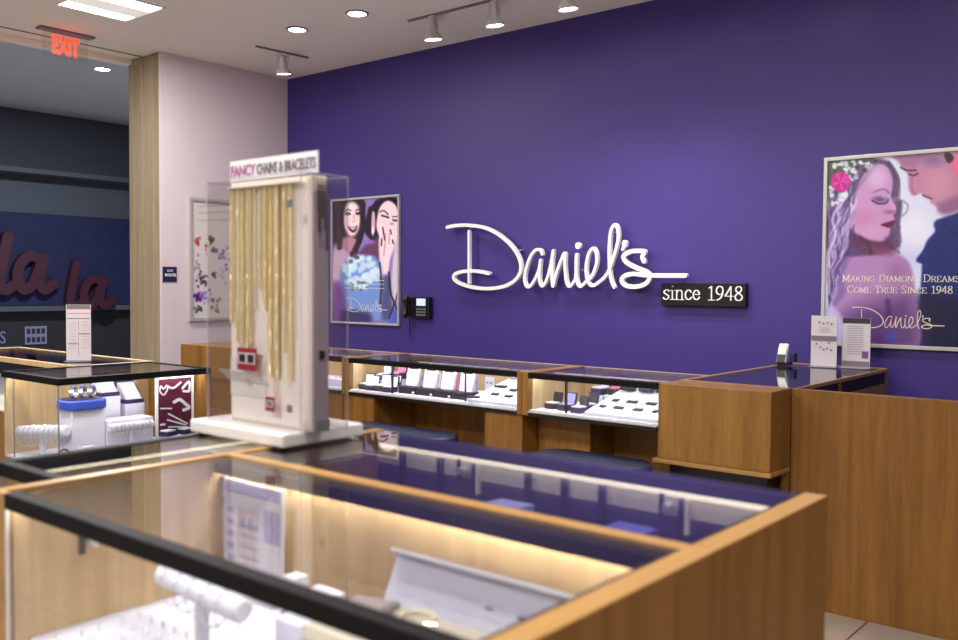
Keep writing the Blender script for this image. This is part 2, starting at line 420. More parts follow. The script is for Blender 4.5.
tag(build('window_lettering', sans_text('RTIDOS', side3(-16.39, q[1]-0.70, q[2]+0.02), 0.30, 0.01, sx=0.8), 'mall_sign'), 'pale grey capital lettering on the dark mall window', 'sign')
q = on_side(27, 345, -16.3)
ms = thing('window_notice', 'small pale square notice on the dark mall window beside the lettering', 'notice', (-16.39, q[1], q[2]))
build('sheet', B(-16.389, -16.37, q[1], q[1]+0.38, q[2], q[2]+0.32), 'mall_sign', ms)
mb = MB()
for r_ in range(2):
    for c_ in range(4): mb.box(-16.37, -16.365, q[1]+0.03+c_*0.085, q[1]+0.09+c_*0.085, q[2]+0.04+r_*0.15, q[2]+0.13+r_*0.15)
build('print', mb, 'mall_dark', ms)

# ------------------------------------------------------------------ ceiling fixtures
def troffer(cx, cy, label, group=None):
    t = thing('ceiling_light', label, 'ceiling light', (cx, cy, ZC), 0, group)
    s = 0.29
    m_ = MB(); m_.box(cx-s, cx+s, cy-s, cy-s+0.018, ZC-0.012, ZC-0.0005); m_.box(cx-s, cx+s, cy+s-0.018, cy+s, ZC-0.012, ZC-0.0005)
    m_.box(cx-s, cx-s+0.018, cy-s, cy+s, ZC-0.012, ZC-0.0005); m_.box(cx+s-0.018, cx+s, cy-s, cy+s, ZC-0.012, ZC-0.0005)
    build('frame', m_, 'white', t)
    d = MB(); d.box(cx-s+0.019, cx-0.11, cy-s+0.019, cy+s-0.019, ZC-0.009, ZC-0.001); d.box(cx+0.11, cx+s-0.019, cy-s+0.019, cy+s-0.019, ZC-0.009, ZC-0.001)
    build('diffuser', d, 'troffer', t)
    build('centre_basket', B(cx-0.109, cx+0.109, cy-s+0.019, cy+s-0.019, ZC-0.016, ZC-0.001), 'troffer_in', t)
    return t
t0 = troffer(-6.70, 3.645, 'bright square recessed ceiling panel light near the red exit sign')
for i, (x, y) in enumerate([(-4.3,1.3),(-1.9,1.3),(0.5,1.3),(-6.7,1.3),(-4.3,-1.1),(-1.9,-1.1),(0.5,-1.1)]):
    dup(t0, (x, y, ZC), label='square recessed ceiling panel light over the shop floor')['group'] = 'ceiling panels over the shop floor'
def downlight(x, y, z, label, r=0.070, m='lamp'):
    t = thing('downlight', label, 'ceiling light', (x, y, z))
    build('trim_ring', MB().lathe([(r, 0), (r+0.004, -0.012), (r+0.02, -0.006), (r+0.022, -0.0006)], (x, y, z)), 'grey', t, smooth=True)
    build('lamp_face', MB().lathe([(0.0005, -0.006), (r-0.004, -0.006), (r, -0.0012)], (x, y, z)), m, t, smooth=True)
    return t
downlight(-6.098, 4.953, ZC, 'round recessed downlight, the one closer to the pink wall')
downlight(-5.373, 4.955, ZC, 'round recessed downlight, the one further from the pink wall')
for x in (-3.93, -3.2, -2.48, -1.75, -1.0): downlight(x, 4.955, ZC, 'round recessed downlight further along the row above the counters')['group'] = 'downlights above the counters'
downlight(-12.55, 6.70, 4.6, 'round downlight in the dark mall ceiling', 0.10)
def track(x0, y0, x1, y1, label):
    return tag(build('lighting_track', MB().obox(((x0+x1)/2, (y0+y1)/2, ZC-0.008), (hypot(x1-x0, y1-y0), 0.022, 0.014), rz=atan2(y1-y0, x1-x0)), 'grey'), label, 'lighting track')
track(-6.80, 5.06, -6.76, 5.62, 'short pale ceiling track by the pink wall corner')
track(-5.19, 5.34, -1.0, 5.34, 'long pale ceiling track running along the purple wall')
def head(x, y, aim, label, e=14):
    t = thing('track_spotlight', label, 'spotlight', (x, y, ZC), 0, None)
    build('adapter', MB().box(x-0.03, x+0.03, y-0.014, y+0.014, ZC-0.034, ZC-0.0155), 'white', t)
    top = Vector((x, y, ZC-0.034)); piv = Vector((x, y, ZC-0.120)); a = (Vector((aim[0]*.3+x*.7, 5.78, 0.2))-piv).normalized()
    yk = MB(); side = a.cross(Vector((0,0,1))).normalized(); 
    for s_ in (-1, 1):
        yk.tube([top, top+side*s_*0.055-Vector((0,0,0.012)), piv+side*s_*0.055+a*0.02], 0.005, 6)
    build('yoke', yk, 'frame_silver', t)
    build('lamp_housing', MB().lathe([(.0005,-0.085),(0.034,-0.084),(0.040,-0.03),(0.044,0.02),(0.066,0.050),(0.074,0.070),(0.070,0.080),(0.064,0.070)], piv, axis=a), 'frame_silver', t, smooth=True)
    build('lamp_face', MB().lathe([(0.0005,0.076),(0.063,0.074)], piv, axis=a), 'lamp', t)
    L = bpy.data.lights.new('spot_beam', 'SPOT'); L.energy = e; L.spot_size = radians(80); L.spot_blend = 1.0; L.shadow_soft_size = 0.04; L.color = (1.0, 0.96, 0.93)
    o = bpy.data.objects.new('spot_beam', L); COL.objects.link(o); o.location = piv+a*0.10; o.rotation_euler = a.to_track_quat('-Z', 'Y').to_euler()
    return t
SPOT = 30
head(-6.80, 5.36, (-7.3, 6.1, 1.7), 'silver spotlight on the short ceiling track by the pink wall')
head(-4.93, 5.34, (-4.9, 6.1, 1.6), 'silver spotlight at the end of the long ceiling track, first of three')
head(-4.31, 5.34, (-4.1, 6.1, 1.6), 'silver spotlight second along the long ceiling track', 28)
head(-3.66, 5.34, (-3.2, 6.1, 1.6), 'silver spotlight third along the track, cut by the top of the picture', 60)
for x, ax in ((-3.1,-2.4),(-2.2,-1.6),(-1.3,-0.8)):
    h_ = head(x, 5.34, (ax, 6.1, 1.7), 'silver spotlight further along the track above the couple poster', 70 if x < -3 else 16); h_['group'] = 'track spotlights above the frame'

# exit sign hanging from the ceiling
ex = thing('exit_sign', 'red EXIT sign on a clear panel under the ceiling', 'exit sign', (-7.72, 3.79, ZC))
build('mounting_plate', B(-7.76, -7.66, 3.56, 4.03, ZC-0.018, ZC-0.0005), 'grey', ex, bevel=0.004)
build('clear_panel', B(-7.722, -7.717, 3.60, 3.99, 3.45, ZC-0.018), 'exit_panel', ex)
build('lettering', sans_text('EXIT', side3(-7.716, 3.675, 3.488), 0.205, 0.004, sx=0.56, bold=0.006), 'exit_red', ex)

# ------------------------------------------------------------------ logo
A1 = lambda p: (440+p[0]/6.843, 215+p[1]/6.843)
A2 = lambda p: (560+p[0]/4.79, 215+p[1]/4.79)
LOGO = [
 ([A1(p) for p in [(62,85),(110,75),(180,70),(260,76),(330,92),(400,125),(460,170),(510,220),(545,275),(565,335),(562,390),(535,438),(490,472),(430,494),(350,503),(270,500),(190,483),(130,458),(106,430),(118,404),(165,388),(225,383),(290,388),(348,400)]], 4.2),
 ([A1(p) for p in [(211,112),(211,462)]], 3.2),
 ([A1(p) for p in [(712,268),(700,240),(665,242),(630,290),(602,370),(592,440),(604,485),(628,488),(660,445),(688,380),(700,310),(694,370),(694,450),(712,486),(738,455),(765,370),(788,245)]], 3.6),
 ([A1(p) for p in [(788,245),(780,330),(778,420),(785,488),(800,430),(832,335),(866,262),(868,350),(878,455),(898,488),(925,462),(942,420)]]+[A2(p) for p in [(88,190),(86,250),(90,315),(106,342),(135,318),(165,285),(183,235),(184,190),(170,160),(147,185),(134,250),(140,310),(162,338),(200,318),(235,280),(265,205),(287,120),(285,65),(270,48),(252,80),(245,160),(246,250),(254,310),(268,346)]], 3.6),
 ([A2((95,146)), A2((95.5,149))], 7),
 ([A2((318,133)), A2((317,143))], 5.6),
 ([A2((317,140)), A2((308,166))], 3.0),
 ([A2(p) for p in [(410,222),(403,200),(412,176),(380,172),(342,177),(313,197),(325,226),(370,252),(420,272),(438,296),(420,328),(375,343),(325,338),(304,315),(318,292),(360,282),(430,289),(608,290)]], 4.6)]
def wall_uv(p, Y): q_ = on_wall(p[0], p[1], Y); return (q_[0], q_[2])
PXM = abs(on_wall(560, 260, 6.05)[0]-on_wall(561, 260, 6.05)[0])
def logo_mesh(to3, f, d, wk=1.0):     # f maps wall (x,z) to local 2D
    mb = MB()
    for pts, w in LOGO:
        P = smooth_path([wall_uv(p, 6.05) for p in pts], 6) if len(pts) > 2 else [np.array(wall_uv(p, 6.05)) for p in pts]
        P = [np.array(f(p)) for p in P]; k = abs(f((1, 0))[0]-f((0, 0))[0])
        ribbon(mb, P, w*0.0070*k*wk, to3, d)
    return mb
lg = thing('logo_sign', 'large raised white script wall lettering with a long tail on the purple wall', 'sign', (-4.3, 6.05, 1.5))
build('script_lettering', logo_mesh(lambda u, v, w: (u, 6.050-w, v), lambda p: p, 0.03), 'letter_white', lg)
mb = MB()
for px_, py_ in ((470,228),(520,250),(466,285),(548,270),(582,270),(616,232),(640,285),(680,275)):
    q = on_wall(px_, py_, 6.05); build('standoff_pin', MB().cyl((q[0], 6.05, q[2]), 0.006, 0.0495, 8, 'Y'), 'chrome', lg)
a = on_wall(661, 284, 6.06); b = on_wall(745.5, 305, 6.06)
sp = thing('since_plaque', 'small black wall plaque reading since 1948', 'sign', ((a[0]+b[0])/2, 6.1, 1.42))
x0, x1, z0, z1 = a[0], b[0], 1.425, 1.590
build('panel', B(x0, x1, 6.06, 6.0999, z0, z1), 'black', sp, bevel=0.003)
_, wd = serif_text('since 1948', wall3(0,0,0), 1.0, .001)
sz = (x1-x0-0.03)/wd
build('lettering', serif_text('since 1948', wall3(6.0595, x0+0.015, z0+0.045), sz, 0.004)[0], 'letter_white', sp)

# ------------------------------------------------------------------ posters painted cell by cell
class Paint:
    def __init__(s, x0, x1, z0, z1, nx, nz, plane, base):
        s.nx, s.nz = nx, nz
        U, V = np.meshgrid(np.linspace(0, 1, nx), np.linspace(1, 0, nz))
        s.pl = plane; P = np.stack(plane(x0+(x1-x0)*U, z0+(z1-z0)*V), -1); s.P = P
        v = P-CAM; w = v@Fv; s.X = CX+FPX*(v@Rv)/w; s.Y = CY-FPX*(v@Uv)/w
        s.c = np.zeros((nz, nx, 3))+np.array(base, float)
    def blend(s, m, col, alpha): m = (np.clip(m, 0, 1)*alpha)[..., None]; s.c = s.c*(1-m)+np.array(col, float)*m
    def poly(s, pts, col, f=0.8, alpha=1.0, k=5):
        pts = np.array(smooth_path(pts, k, True)) if k > 1 else np.array(pts, float)
        n = len(pts); d = np.full(s.X.shape, 1e9); ins = np.zeros(s.X.shape, bool)
        for i in range(n):
            a, b = pts[i], pts[(i+1) % n]; e = b-a; L2 = e@e+1e-9
            t = np.clip(((s.X-a[0])*e[0]+(s.Y-a[1])*e[1])/L2, 0, 1)
            d = np.minimum(d, np.hypot(s.X-a[0]-t*e[0], s.Y-a[1]-t*e[1]))
            c = ((a[1] > s.Y) != (b[1] > s.Y)) & (s.X < (b[0]-a[0])*(s.Y-a[1])/(b[1]-a[1]+1e-12)+a[0]); ins ^= c
        s.blend(0.5+np.where(ins, d, -d)/(2*f), col, alpha)
    def ell(s, cx, cy, rx, ry, col, f=0.8, alpha=1.0, ang=0):
        dx, dy = s.X-cx, s.Y-cy; ca, sa = cos(ang), sin(ang); u, v = dx*ca+dy*sa, -dx*sa+dy*ca
        r = np.hypot(u/rx, v/ry); s.blend(0.5+(1-r)*min(rx, ry)/(2*f), col, alpha)
    def stroke(s, pts, w, col, f=0.5, alpha=1.0):
        pts = np.array(smooth_path(pts, 5)) if len(pts) > 2 else np.array(pts, float); d = np.full(s.X.shape, 1e9)
        for a, b in zip(pts[:-1], pts[1:]):
            e = b-a; t = np.clip(((s.X-a[0])*e[0]+(s.Y-a[1])*e[1])/(e@e+1e-9), 0, 1)
            d = np.minimum(d, np.hypot(s.X-a[0]-t*e[0], s.Y-a[1]-t*e[1]))
        s.blend(0.5+(w/2-d)/(2*f), col, alpha)
    def mesh(s, name, m, parent):
        me = bpy.data.meshes.new(name); inv = np.array(WM[parent.name].inverted())
        P = s.P.reshape(-1, 3); P = P@inv[:3, :3].T+inv[:3, 3]
        nx, nz = s.nx, s.nz; i = (np.arange(nz-1)[:, None]*nx+np.arange(nx-1)[None]).reshape(-1)
        F = np.stack([i, i+nx, i+nx+1, i+1], 1)
        me.from_pydata(P.tolist(), [], F.tolist())
        a = me.color_attributes.new('print', 'FLOAT_COLOR', 'POINT')
        c = np.ones((nx*nz, 4), np.float32); c[:, :3] = lin(255*(np.clip(s.c, 0, 255)/255)**1.35).reshape(-1, 3)
        a.data.foreach_set('color', c.reshape(-1)); me.materials.append(M[m])
        o = bpy.data.objects.new(name, me); COL.objects.link(o); o.parent = parent; WM[o.name] = WM[parent.name].copy(); return o
def framed(name, label, x0, x1, z0, z1, Y, fw, fmat, dep=0.03):
    t = thing(name, label, 'poster', ((x0+x1)/2, Y, z0))
    f = MB(); f.box(x0, x1, Y-dep, Y-0.0005, z0, z0+fw); f.box(x0, x1, Y-dep, Y-0.0005, z1-fw, z1)
    f.box(x0, x0+fw, Y-dep, Y-0.0005, z0+fw, z1-fw); f.box(x1-fw, x1, Y-dep, Y-0.0005, z0+fw, z1-fw)
    build('frame', f, fmat, t, bevel=0.003)
    build('backing', B(x0+fw, x1-fw, Y-0.012, Y-0.0005, z0+fw, z1-fw), 'white', t)
    return t

# couple poster
PX0, PX1, PZ0, PZ1 = -2.125, -0.72, 1.185, 2.41
t = framed('couple_poster', 'large framed poster of a bride in a flower crown facing a man in blue', PX0, PX1, PZ0, PZ1, YW, 0.024, 'frame_silver')
p = Paint(PX0+0.022, PX1-0.022, PZ0+0.022, PZ1-0.022, 240, 215, lambda u, v: (u, np.full_like(u, YW-0.014), v), (222, 226, 244))
a_ = lambda L: [(820+x/6.275, 148+y/6.275) for x, y in L]
b_ = lambda L: [(820+x/6.094, 245+y/6.094) for x, y in L]
e_ = lambda x, y: (820+x/6.275, 148+y/6.275)
f_ = lambda x, y: (820+x/6.094, 245+y/6.094)
p.ell(*f_(560, 60), 14, 18, (205, 205, 238), 8, .6); p.ell(*e_(600, 520), 18, 18, (236, 236, 248), 8, .7)
p.poly(a_([(485,20),(500,90),(520,130),(548,165),(553,220),(560,270),(582,300),(612,290),(640,285),(662,305),(690,318),(697,345),(732,370),(748,400),(790,415),(850,400),(900,370),(1200,300),(1200,-60)]), (203, 152, 178), 1.2)
p.ell(*e_(740, 230), 12, 16, (214, 168, 190), 6, .7); p.ell(*e_(705, 75), 10, 6, (150, 125, 175), 4, .8)
p.poly(a_([(745,350),(790,330),(860,300),(1000,260),(1000,400),(860,400),(790,415),(750,400)]), (150, 112, 155), 4, .75)
p.poly(a_([(485,20),(500,95),(545,120),(600,120),(640,60),(640,20)]), (170, 128, 165), 3, .7)
p.poly(a_([(780,40),(810,30),(840,60),(830,85),(800,90)]), (50, 35, 60), 1.2)
p.poly(a_([(860,-40),(1000,-40),(1200,100),(1200,330),(1000,330),(930,240),(920,120)]), (60, 44, 66), 2)
p.ell(*e_(868, 110), 6.5, 9, (238, 128, 168), 1.8)
p.stroke(a_([(508,122),(545,140),(600,140)]), 1.6, (90, 58, 96), .9); p.stroke(a_([(560,165),(590,172),(612,160)]), 1.5, (80, 50, 90), .8)
p.stroke(a_([(575,180),(578,260),(600,290)]), 1.5, (165, 110, 150), 1.2, .7); p.stroke(a_([(645,295),(672,308),(700,318)]), 1.7, (130, 70, 110), .8)
p.poly(a_([(900,380),(870,400),(835,440),(790,475),(740,530),(690,590),(640,650),(620,720),(900,720)]), (40, 62, 132), 1.2)
p.poly(b_([(650,-20),(628,60),(618,200),(606,380),(596,640),(1400,640),(1400,-250),(760,-170),(700,-80)]), (36, 62, 134), 1.4)
p.poly(b_([(608,300),(900,330),(1400,330),(1400,640),(596,640)]), (24, 32, 72), 8, .85)
p.stroke(b_([(760,-120),(820,-70),(900,-80)]), 2, (22, 34, 84), 2.5, .4)
# bride
p.poly(b_([(130,140),(190,60),(300,20),(430,40),(520,80),(562,160),(580,300),(588,640),(140,640),(90,520),(70,380),(130,280)]), (186, 150, 194), 1.8)
p.poly(b_([(160,420),(400,330),(560,330),(590,640),(170,640)]), (108, 78, 134), 12, .85)
p.poly(a_([(60,380),(200,330),(240,420),(215,540),(250,620),(190,700),(150,800),(160,900),(110,980),(70,960),(50,700)]), (150, 128, 178), 2.5)
p.poly(a_([(60,60),(330,60),(330,130),(230,200),(200,300),(120,360),(60,380)]), (92, 108, 96), 1.5)
p.poly(a_([(55,370),(110,330),(190,300),(190,180),(230,110),(330,70),(410,75),(455,120),(485,180),(482,262),(470,330),(515,335),(500,480),(470,640),(60,660)]), (116, 94, 136), 1.4)
p.stroke(a_([(470,320),(525,335),(552,365),(535,410),(490,445),(478,500),(500,600),(490,660)]), 1.5, (160, 132, 166), 1.0, .75)
p.stroke(a_([(430,90),(470,150),(490,220),(478,300)]), 3, (96, 76, 110), 1.2)
p.poly(a_([(300,130),(380,100),(430,130),(456,200),(452,265),(446,300),(470,350),(487,388),(470,410),(461,428),(476,452),(458,476),(443,500),(428,556),(385,588),(300,575),(225,540),(190,490),(208,380),(232,250)]), (206, 166, 206), 1.2)
p.ell(*e_(360, 190), 9, 10, (220, 196, 228), 5, .7); p.ell(*e_(265, 445), 11, 9, (206, 138, 182), 5, .4); p.ell(*e_(330, 520), 12, 6, (216, 176, 206), 4, .6)
p.ell(*e_(376, 322), 6.5, 2.8, (112, 82, 134), 1.8, .8); p.stroke(a_([(328,330),(365,350),(415,345),(432,322)]), 1.3, (62, 40, 80), .6)
p.stroke(a_([(338,278),(375,262),(412,262),(432,282)]), 1.1, (120, 86, 116), .8, .8); p.ell(*e_(402, 300), 2, 2.4, (196, 176, 216), 1, .8)
p.ell(*e_(438, 402), 5.5, 2, (168, 108, 160), 1.5, .8); p.stroke(a_([(428,300),(440,350),(470,380)]), 1.2, (222, 190, 222), .8, .6)
p.poly(a_([(380,482),(420,466),(448,458),(472,452),(466,474),(436,500),(402,492)]), (124, 30, 84), .7)
p.poly(a_([(215,540),(300,580),(390,592),(425,560),(470,640),(300,660),(210,600)]), (120, 70, 100), 3, .8)
p.poly(b_([(270,0),(340,10),(420,20),(440,60),(360,60),(290,30)]), (150, 96, 130), 3, .7)
for k in range(52):      # long fair curls over the shoulder
    c = [(206, 194, 226), (96, 76, 128), (150, 130, 180), (224, 214, 238), (122, 98, 150), (176, 160, 204)][k % 6]
    x0_, y0_ = 235-(k*37 % 150), 200+(k*53 % 330); ph = rng.uniform(0, 6.3); am = rng.uniform(8, 26)
    L_ = [(x0_-(x0_-110)*min(1, j*.13)+am*sin(ph+j*1.15)-(12*j if x0_ < 150 else 5*j)*.6, y0_+j*48) for j in range(int(rng.integers(6, 13)))]
    p.stroke(a_([(max(58, q[0]), q[1]) for q in L_]), rng.uniform(1.2, 2.6), c, .8, .75)
p.stroke(a_([(250,560),(300,600),(320,660)]), 3, (90, 60, 84), 1.5, .8)
p.poly(b_([(30,400),(60,370),(120,420),(160,520),(160,640),(30,640)]), (196, 196, 232), 2.5, .9)
p.stroke(b_([(412,340),(420,400),(416,440)]), 4, (84, 52, 100), 2.5, .8); p.ell(*f_(470, 160), 9, 9, (170, 120, 168), 6, .6)
p.ell(*f_(430, 560), 6, 4, (90, 110, 190), 2, .7)
for (x, y, r, g) in [(90,110,3.4,0),(130,95,3.2,0),(175,110,3.4,0),(215,100,3.2,0),(160,140,3,0),(215,150,3.4,0),(255,95,2.6,0),(300,100,2.5,0),(325,118,2.5,0),(70,290,3,0),(85,340,3.4,0),(150,300,5.6,0),(120,330,3,0),(75,240,3,0),(190,190,2.6,0),(225,185,2.6,0),(270,130,2.8,1),(110,150,2,1),(195,80,2,1),(240,130,2,1),(350,90,2.6,1),(100,320,1.8,1),(200,230,1.8,1),(290,150,2,1)]:
    c = (228, 234, 240) if g == 0 else (58, 72, 62)
    for q in range(4 if g == 0 else 1):
        p.ell(*e_(x+rng.normal(0, 9), y+rng.normal(0, 9)), r*.6, r*.5, tuple(np.array(c)-rng.uniform(0, 26)), .7, .95)
for k in range(7): p.stroke(a_([(455+k*5, 110+k*9), (486+k*2, 200), (470+k*5, 300), (492-k*3, 400+k*10), (462+k*7, 500), (480-k*4, 590), (455+k*8, 660)]), 1.1, [(120, 94, 128), (176, 146, 176), (94, 72, 106)][k % 3], .8, .55)
for k in range(6): p.stroke(a_([(240+k*24, 130-k*6), (225+k*14, 190), (205+k*6, 270), (200+k*3, 350)]), 1.0, [(104, 84, 122), (160, 138, 176)][k % 2], .8, .5)
p.ell(*e_(130, 212), 9.6, 10, (212, 44, 168), 1.2)
for k in range(9): q = k*0.7; p.stroke([e_(130, 212), e_(130+48*cos(q), 212+52*sin(q))], 1.0, (150, 20, 120) if k % 2 else (240, 120, 210), .6, .8)
p.mesh('print', 'print_glow', t)
def line_on(px0, px1, py, s, t, size_m=None):
    a = on_wall(px0, py, YW-0.016); b = on_wall(px1, py, YW-0.016); _, wd = serif_text(s, wall3(0, 0, 0), 1.0, .001, small_caps=True)
    k = (b[0]-a[0])/wd; build('lettering', serif_text(s, wall3(YW-0.0145, a[0], a[2]), k, 0.0012, small_caps=True, bold=.075)[0], 'text_cream', t)
line_on(842, 960, 281.5, 'Making Diamond Dreams', t); line_on(847, 953, 292.5, 'Come True Since 1948', t)
LX = [wall_uv(q, 6.05)[0] for q in (A1((62, 85)), A2((608, 290)))]; LZ = wall_uv(A2((608, 290)), 6.05)[1]
def logo_at(x0, x1, zt, Y, t, wk=1.0, m='text_cream'):
    k = (x1-x0)/(LX[1]-LX[0])
    build('script_logo', logo_mesh(lambda u, v, w: (u, Y-w, v), lambda q: (x0+(q[0]-LX[0])*k, zt+(q[1]-LZ)*k), 0.0012, wk), m, t)
a = on_wall(852, 310, YW-0.016); b = on_wall(944, 326, YW-0.016); logo_at(a[0], b[0], b[2], YW-0.0145, t, 0.75)

# two women poster
QX0, QX1, QZ0, QZ1 = -6.96, -6.012, 1.18, 2.40
t = framed('bridesmaid_poster', 'framed poster of two laughing dark-haired women with a pale bouquet', QX0, QX1, QZ0, QZ1, YW, 0.020, 'frame_silver')
p = Paint(QX0+0.019, QX1-0.019, QZ0+0.019, QZ1-0.019, 130, 170, lambda u, v: (u, np.full_like(u, YW-0.014), v), (160, 140, 205))
a_ = lambda L: [(325+x/8, 190+y/8) for x, y in L]; b_ = lambda L: [(325+x/7.53, 260+y/7.53) for x, y in L]
e_ = lambda x, y: (325+x/8, 190+y/8); f_ = lambda x, y: (325+x/7.53, 260+y/7.53)
p.poly(a_([(70,60),(300,70),(322,200),(318,330),(265,480),(210,590),(130,560),(75,480)]), (62, 46, 66), 1)
p.poly(a_([(70,470),(140,440),(200,520),(180,640),(150,900),(60,900)]), (222, 196, 216), 1.5)
p.poly(a_([(150,380),(245,390),(235,440),(200,500),(140,460)]), (196, 150, 170), 1.2)
p.ell(*e_(215, 235), 8.2, 17.5, (238, 216, 220), 1.1); p.ell(*e_(220, 150), 6.5, 6, (244, 228, 230), 2, .8)
p.stroke(a_([(165,170),(185,155),(205,165)]), 1.0, (60, 36, 50), .5); p.stroke(a_([(245,165),(265,155),(285,168)]), 1.0, (60, 36, 50), .5)
p.ell(*e_(183, 190), 2.6, 1.4, (60, 40, 60), .7); p.ell(*e_(265, 188), 2.6, 1.4, (60, 40, 60), .7)
p.stroke(a_([(228,200),(235,245),(222,258)]), .8, (206, 160, 176), .6)
p.poly(a_([(185,290),(225,300),(258,285),(250,325),(225,342),(198,325)]), (130, 60, 84), .6); p.poly(a_([(195,296),(225,305),(250,294),(226,318)]), (246, 238, 240), .5)
p.stroke(a_([(100,110),(110,300),(115,460)]), 5, (86, 66, 80), 1.2); p.stroke(a_([(300,120),(306,280),(280,420)]), 2.5, (44, 30, 46), 1)
p.poly(a_([(225,470),(250,500),(290,480),(330,440),(400,440),(400,520),(300,560),(210,600)]), (120, 70, 96), 2, .8)
p.poly(a_([(335,200),(350,140),(380,120),(420,75),(540,60),(585,90),(590,200),(560,330),(400,400),(340,370),(315,300)]), (50, 34, 54), 1)
p.poly(a_([(375,190),(398,185),(400,330),(372,340)]), (226, 190, 204), .8)
p.poly(a_([(425,180),(450,120),(500,85),(550,105),(580,150),(592,220),(592,400),(560,440),(500,430),(440,380),(410,290)]), (242, 220, 228), 1)
p.stroke(a_([(440,175),(470,165),(505,195)]), 1.1, (70, 40, 56), .5); p.stroke(a_([(455,205),(485,212),(508,220)]), 1.6, (60, 36, 56), .6)
p.stroke(a_([(545,240),(570,245),(592,238)]), 1.6, (60, 36, 56), .6); p.stroke(a_([(540,215),(570,212),(592,216)]), 1.0, (90, 60, 76), .5)
p.ell(*e_(535, 270), 2, 1.2, (206, 160, 180), .8); p.ell(*e_(382, 330), .9, 4.5, (246, 244, 248), .5)
p.poly(a_([(395,380),(440,400),(430,640),(400,560)]), (120, 80, 104), 2, .8)
p.poly(a_([(440,300),(470,300),(490,340),(540,330),(560,420),(550,470),(520,560),(500,720),(470,860),(440,860),(440,640),(430,450)]), (246, 224, 230), 1)
for x0_, y0_, x1_, y1_ in ((462,300,478,400),(455,390,450,445),(522,320,530,350),(540,400,548,430)): p.stroke([e_(x0_, y0_), e_(x1_, y1_)], 1.2, (66, 34, 54), .5)
p.stroke(a_([(485,350),(480,430),(470,520)]), 1, (200, 160, 176), .6); p.stroke(a_([(515,350),(512,430)]), 1, (200, 160, 176), .6)
p.poly(a_([(560,430),(600,400),(600,900),(520,900),(540,600)]), (220, 208, 222), 1.5)
p.poly(b_([(120,60),(200,-20),(300,-40),(400,0),(430,110),(420,300),(430,420),(340,460),(140,460),(110,300)]), (140, 168, 222), 2)
for k in range(60):
    q = rng.uniform(0, 2*pi); r = rng.uniform(0, 1)**.5; x, y = 270+140*r*cos(q), 90+120*r*sin(q)
    c = (232-rng.uniform(0, 34), 244-rng.uniform(0, 18), 252-rng.uniform(0, 6)); p.ell(*f_(x, y), 3.2, 2.6, c, 1.0, .85, rng.uniform(0, 3))
for k in range(14): p.ell(*f_(190+rng.uniform(0, 130), 150+rng.uniform(0, 80)), 1.4, 1.1, (110, 106, 120), .7, .7)
p.ell(*f_(240, -20), 2.6, 2.2, (84, 84, 80), .8, .8); p.ell(*f_(195, 10), 2.2, 2, (100, 90, 90), .8, .7)
p.poly(b_([(60,180),(130,200),(160,380),(150,480),(60,480)]), (136, 92, 168), 3, .85); p.poly(b_([(140,380),(330,400),(330,480),(140,480)]), (60, 44, 84), 3, .7)
p.poly(b_([(425,150),(480,120),(505,280),(510,360),(480,440),(440,450),(425,380)]), (104, 108, 148), 2, .9)
p.stroke(b_([(480,90),(495,250),(520,330),(480,440)]), 1.4, (54, 40, 66), .7); p.stroke(b_([(412,20),(425,180),(415,330)]), 1.4, (60, 50, 84), .7)
p.poly(b_([(500,420),(540,330),(560,420),(560,470),(480,470)]), (92, 120, 200), 2, .8); p.stroke(b_([(545,250),(530,340),(560,400)]), 1.2, (60, 44, 76), .6)
p.mesh('print', 'print_glow', t)
a = on_wall(346.5, 303, YW-.016); b = on_wall(387, 310, YW-.016); logo_at(a[0], b[0], b[2], YW-0.0145, t, 0.7)
mb = MB()
for y_ in (280.5, 284, 288): a = on_wall(344, y_, YW-.016); b = on_wall(384, y_, YW-.016); mb.box(a[0], b[0], YW-.0157, YW-.0145, a[2]-.0018, a[2]+.0018)
build('caption_rules', mb, 'text_cream', t)

# floral poster on the pink wall
FY0, FY1, FZ0, FZ1 = 4.925, 5.95, 1.205, 2.375
t = thing('floral_poster', 'tall framed white poster with scattered flowers on the pink wall', 'poster', (XP, (FY0+FY1)/2, FZ0))
f = MB(); fw = .03; f.box(XP+.0005, XP+.028, FY0, FY1, FZ0, FZ0+fw); f.box(XP+.0005, XP+.028, FY0, FY1, FZ1-fw, FZ1); f.box(XP+.0005, XP+.028, FY0, FY0+fw, FZ0+fw, FZ1-fw); f.box(XP+.0005, XP+.028, FY1-fw, FY1, FZ0+fw, FZ1-fw)
build('frame', f, 'frame_silver', t); build('backing', B(XP+.0005, XP+.010, FY0+fw, FY1-fw, FZ0+fw, FZ1-fw), 'white', t)
p = Paint(FY0+.03, FY1-.03, FZ0+.03, FZ1-.03, 90, 110, lambda u, v: (np.full_like(u, XP+.013), u, v), (226, 220, 216))
fl = lambda x, y: (183+x/4.577, 190+y/4.577)
def blot(x, y, r, c, n): 
    for k in range(n): p.ell(*fl(x+rng.normal(0, r), y+rng.normal(0, r*1.3)), 1.1, 1.3, np.clip(np.array(c)+rng.normal(0, 18, 3), 0, 255), .7, .85)
blot(66, 238, 7, (190, 80, 60), 8); blot(132, 235, 9, (80, 96, 50), 12); blot(140, 275, 7, (96, 90, 80), 7); blot(180, 290, 14, (130, 120, 170), 12)
blot(75, 345, 20, (170, 160, 180), 16); blot(92, 415, 14, (90, 70, 84), 22); blot(70, 490, 9, (110, 20, 140), 26); blot(72, 548, 7, (70, 60, 70), 9)
blot(100, 490, 10, (150, 140, 220), 16); blot(143, 388, 5, (120, 20, 70), 8); blot(150, 515, 12, (140, 124, 84), 14); blot(185, 380, 12, (190, 180, 190), 9)
blot(106, 260, 5, (170, 110, 110), 6); blot(240, 330, 20, (140, 90, 150), 25); blot(260, 480, 20, (110, 60, 120), 25)
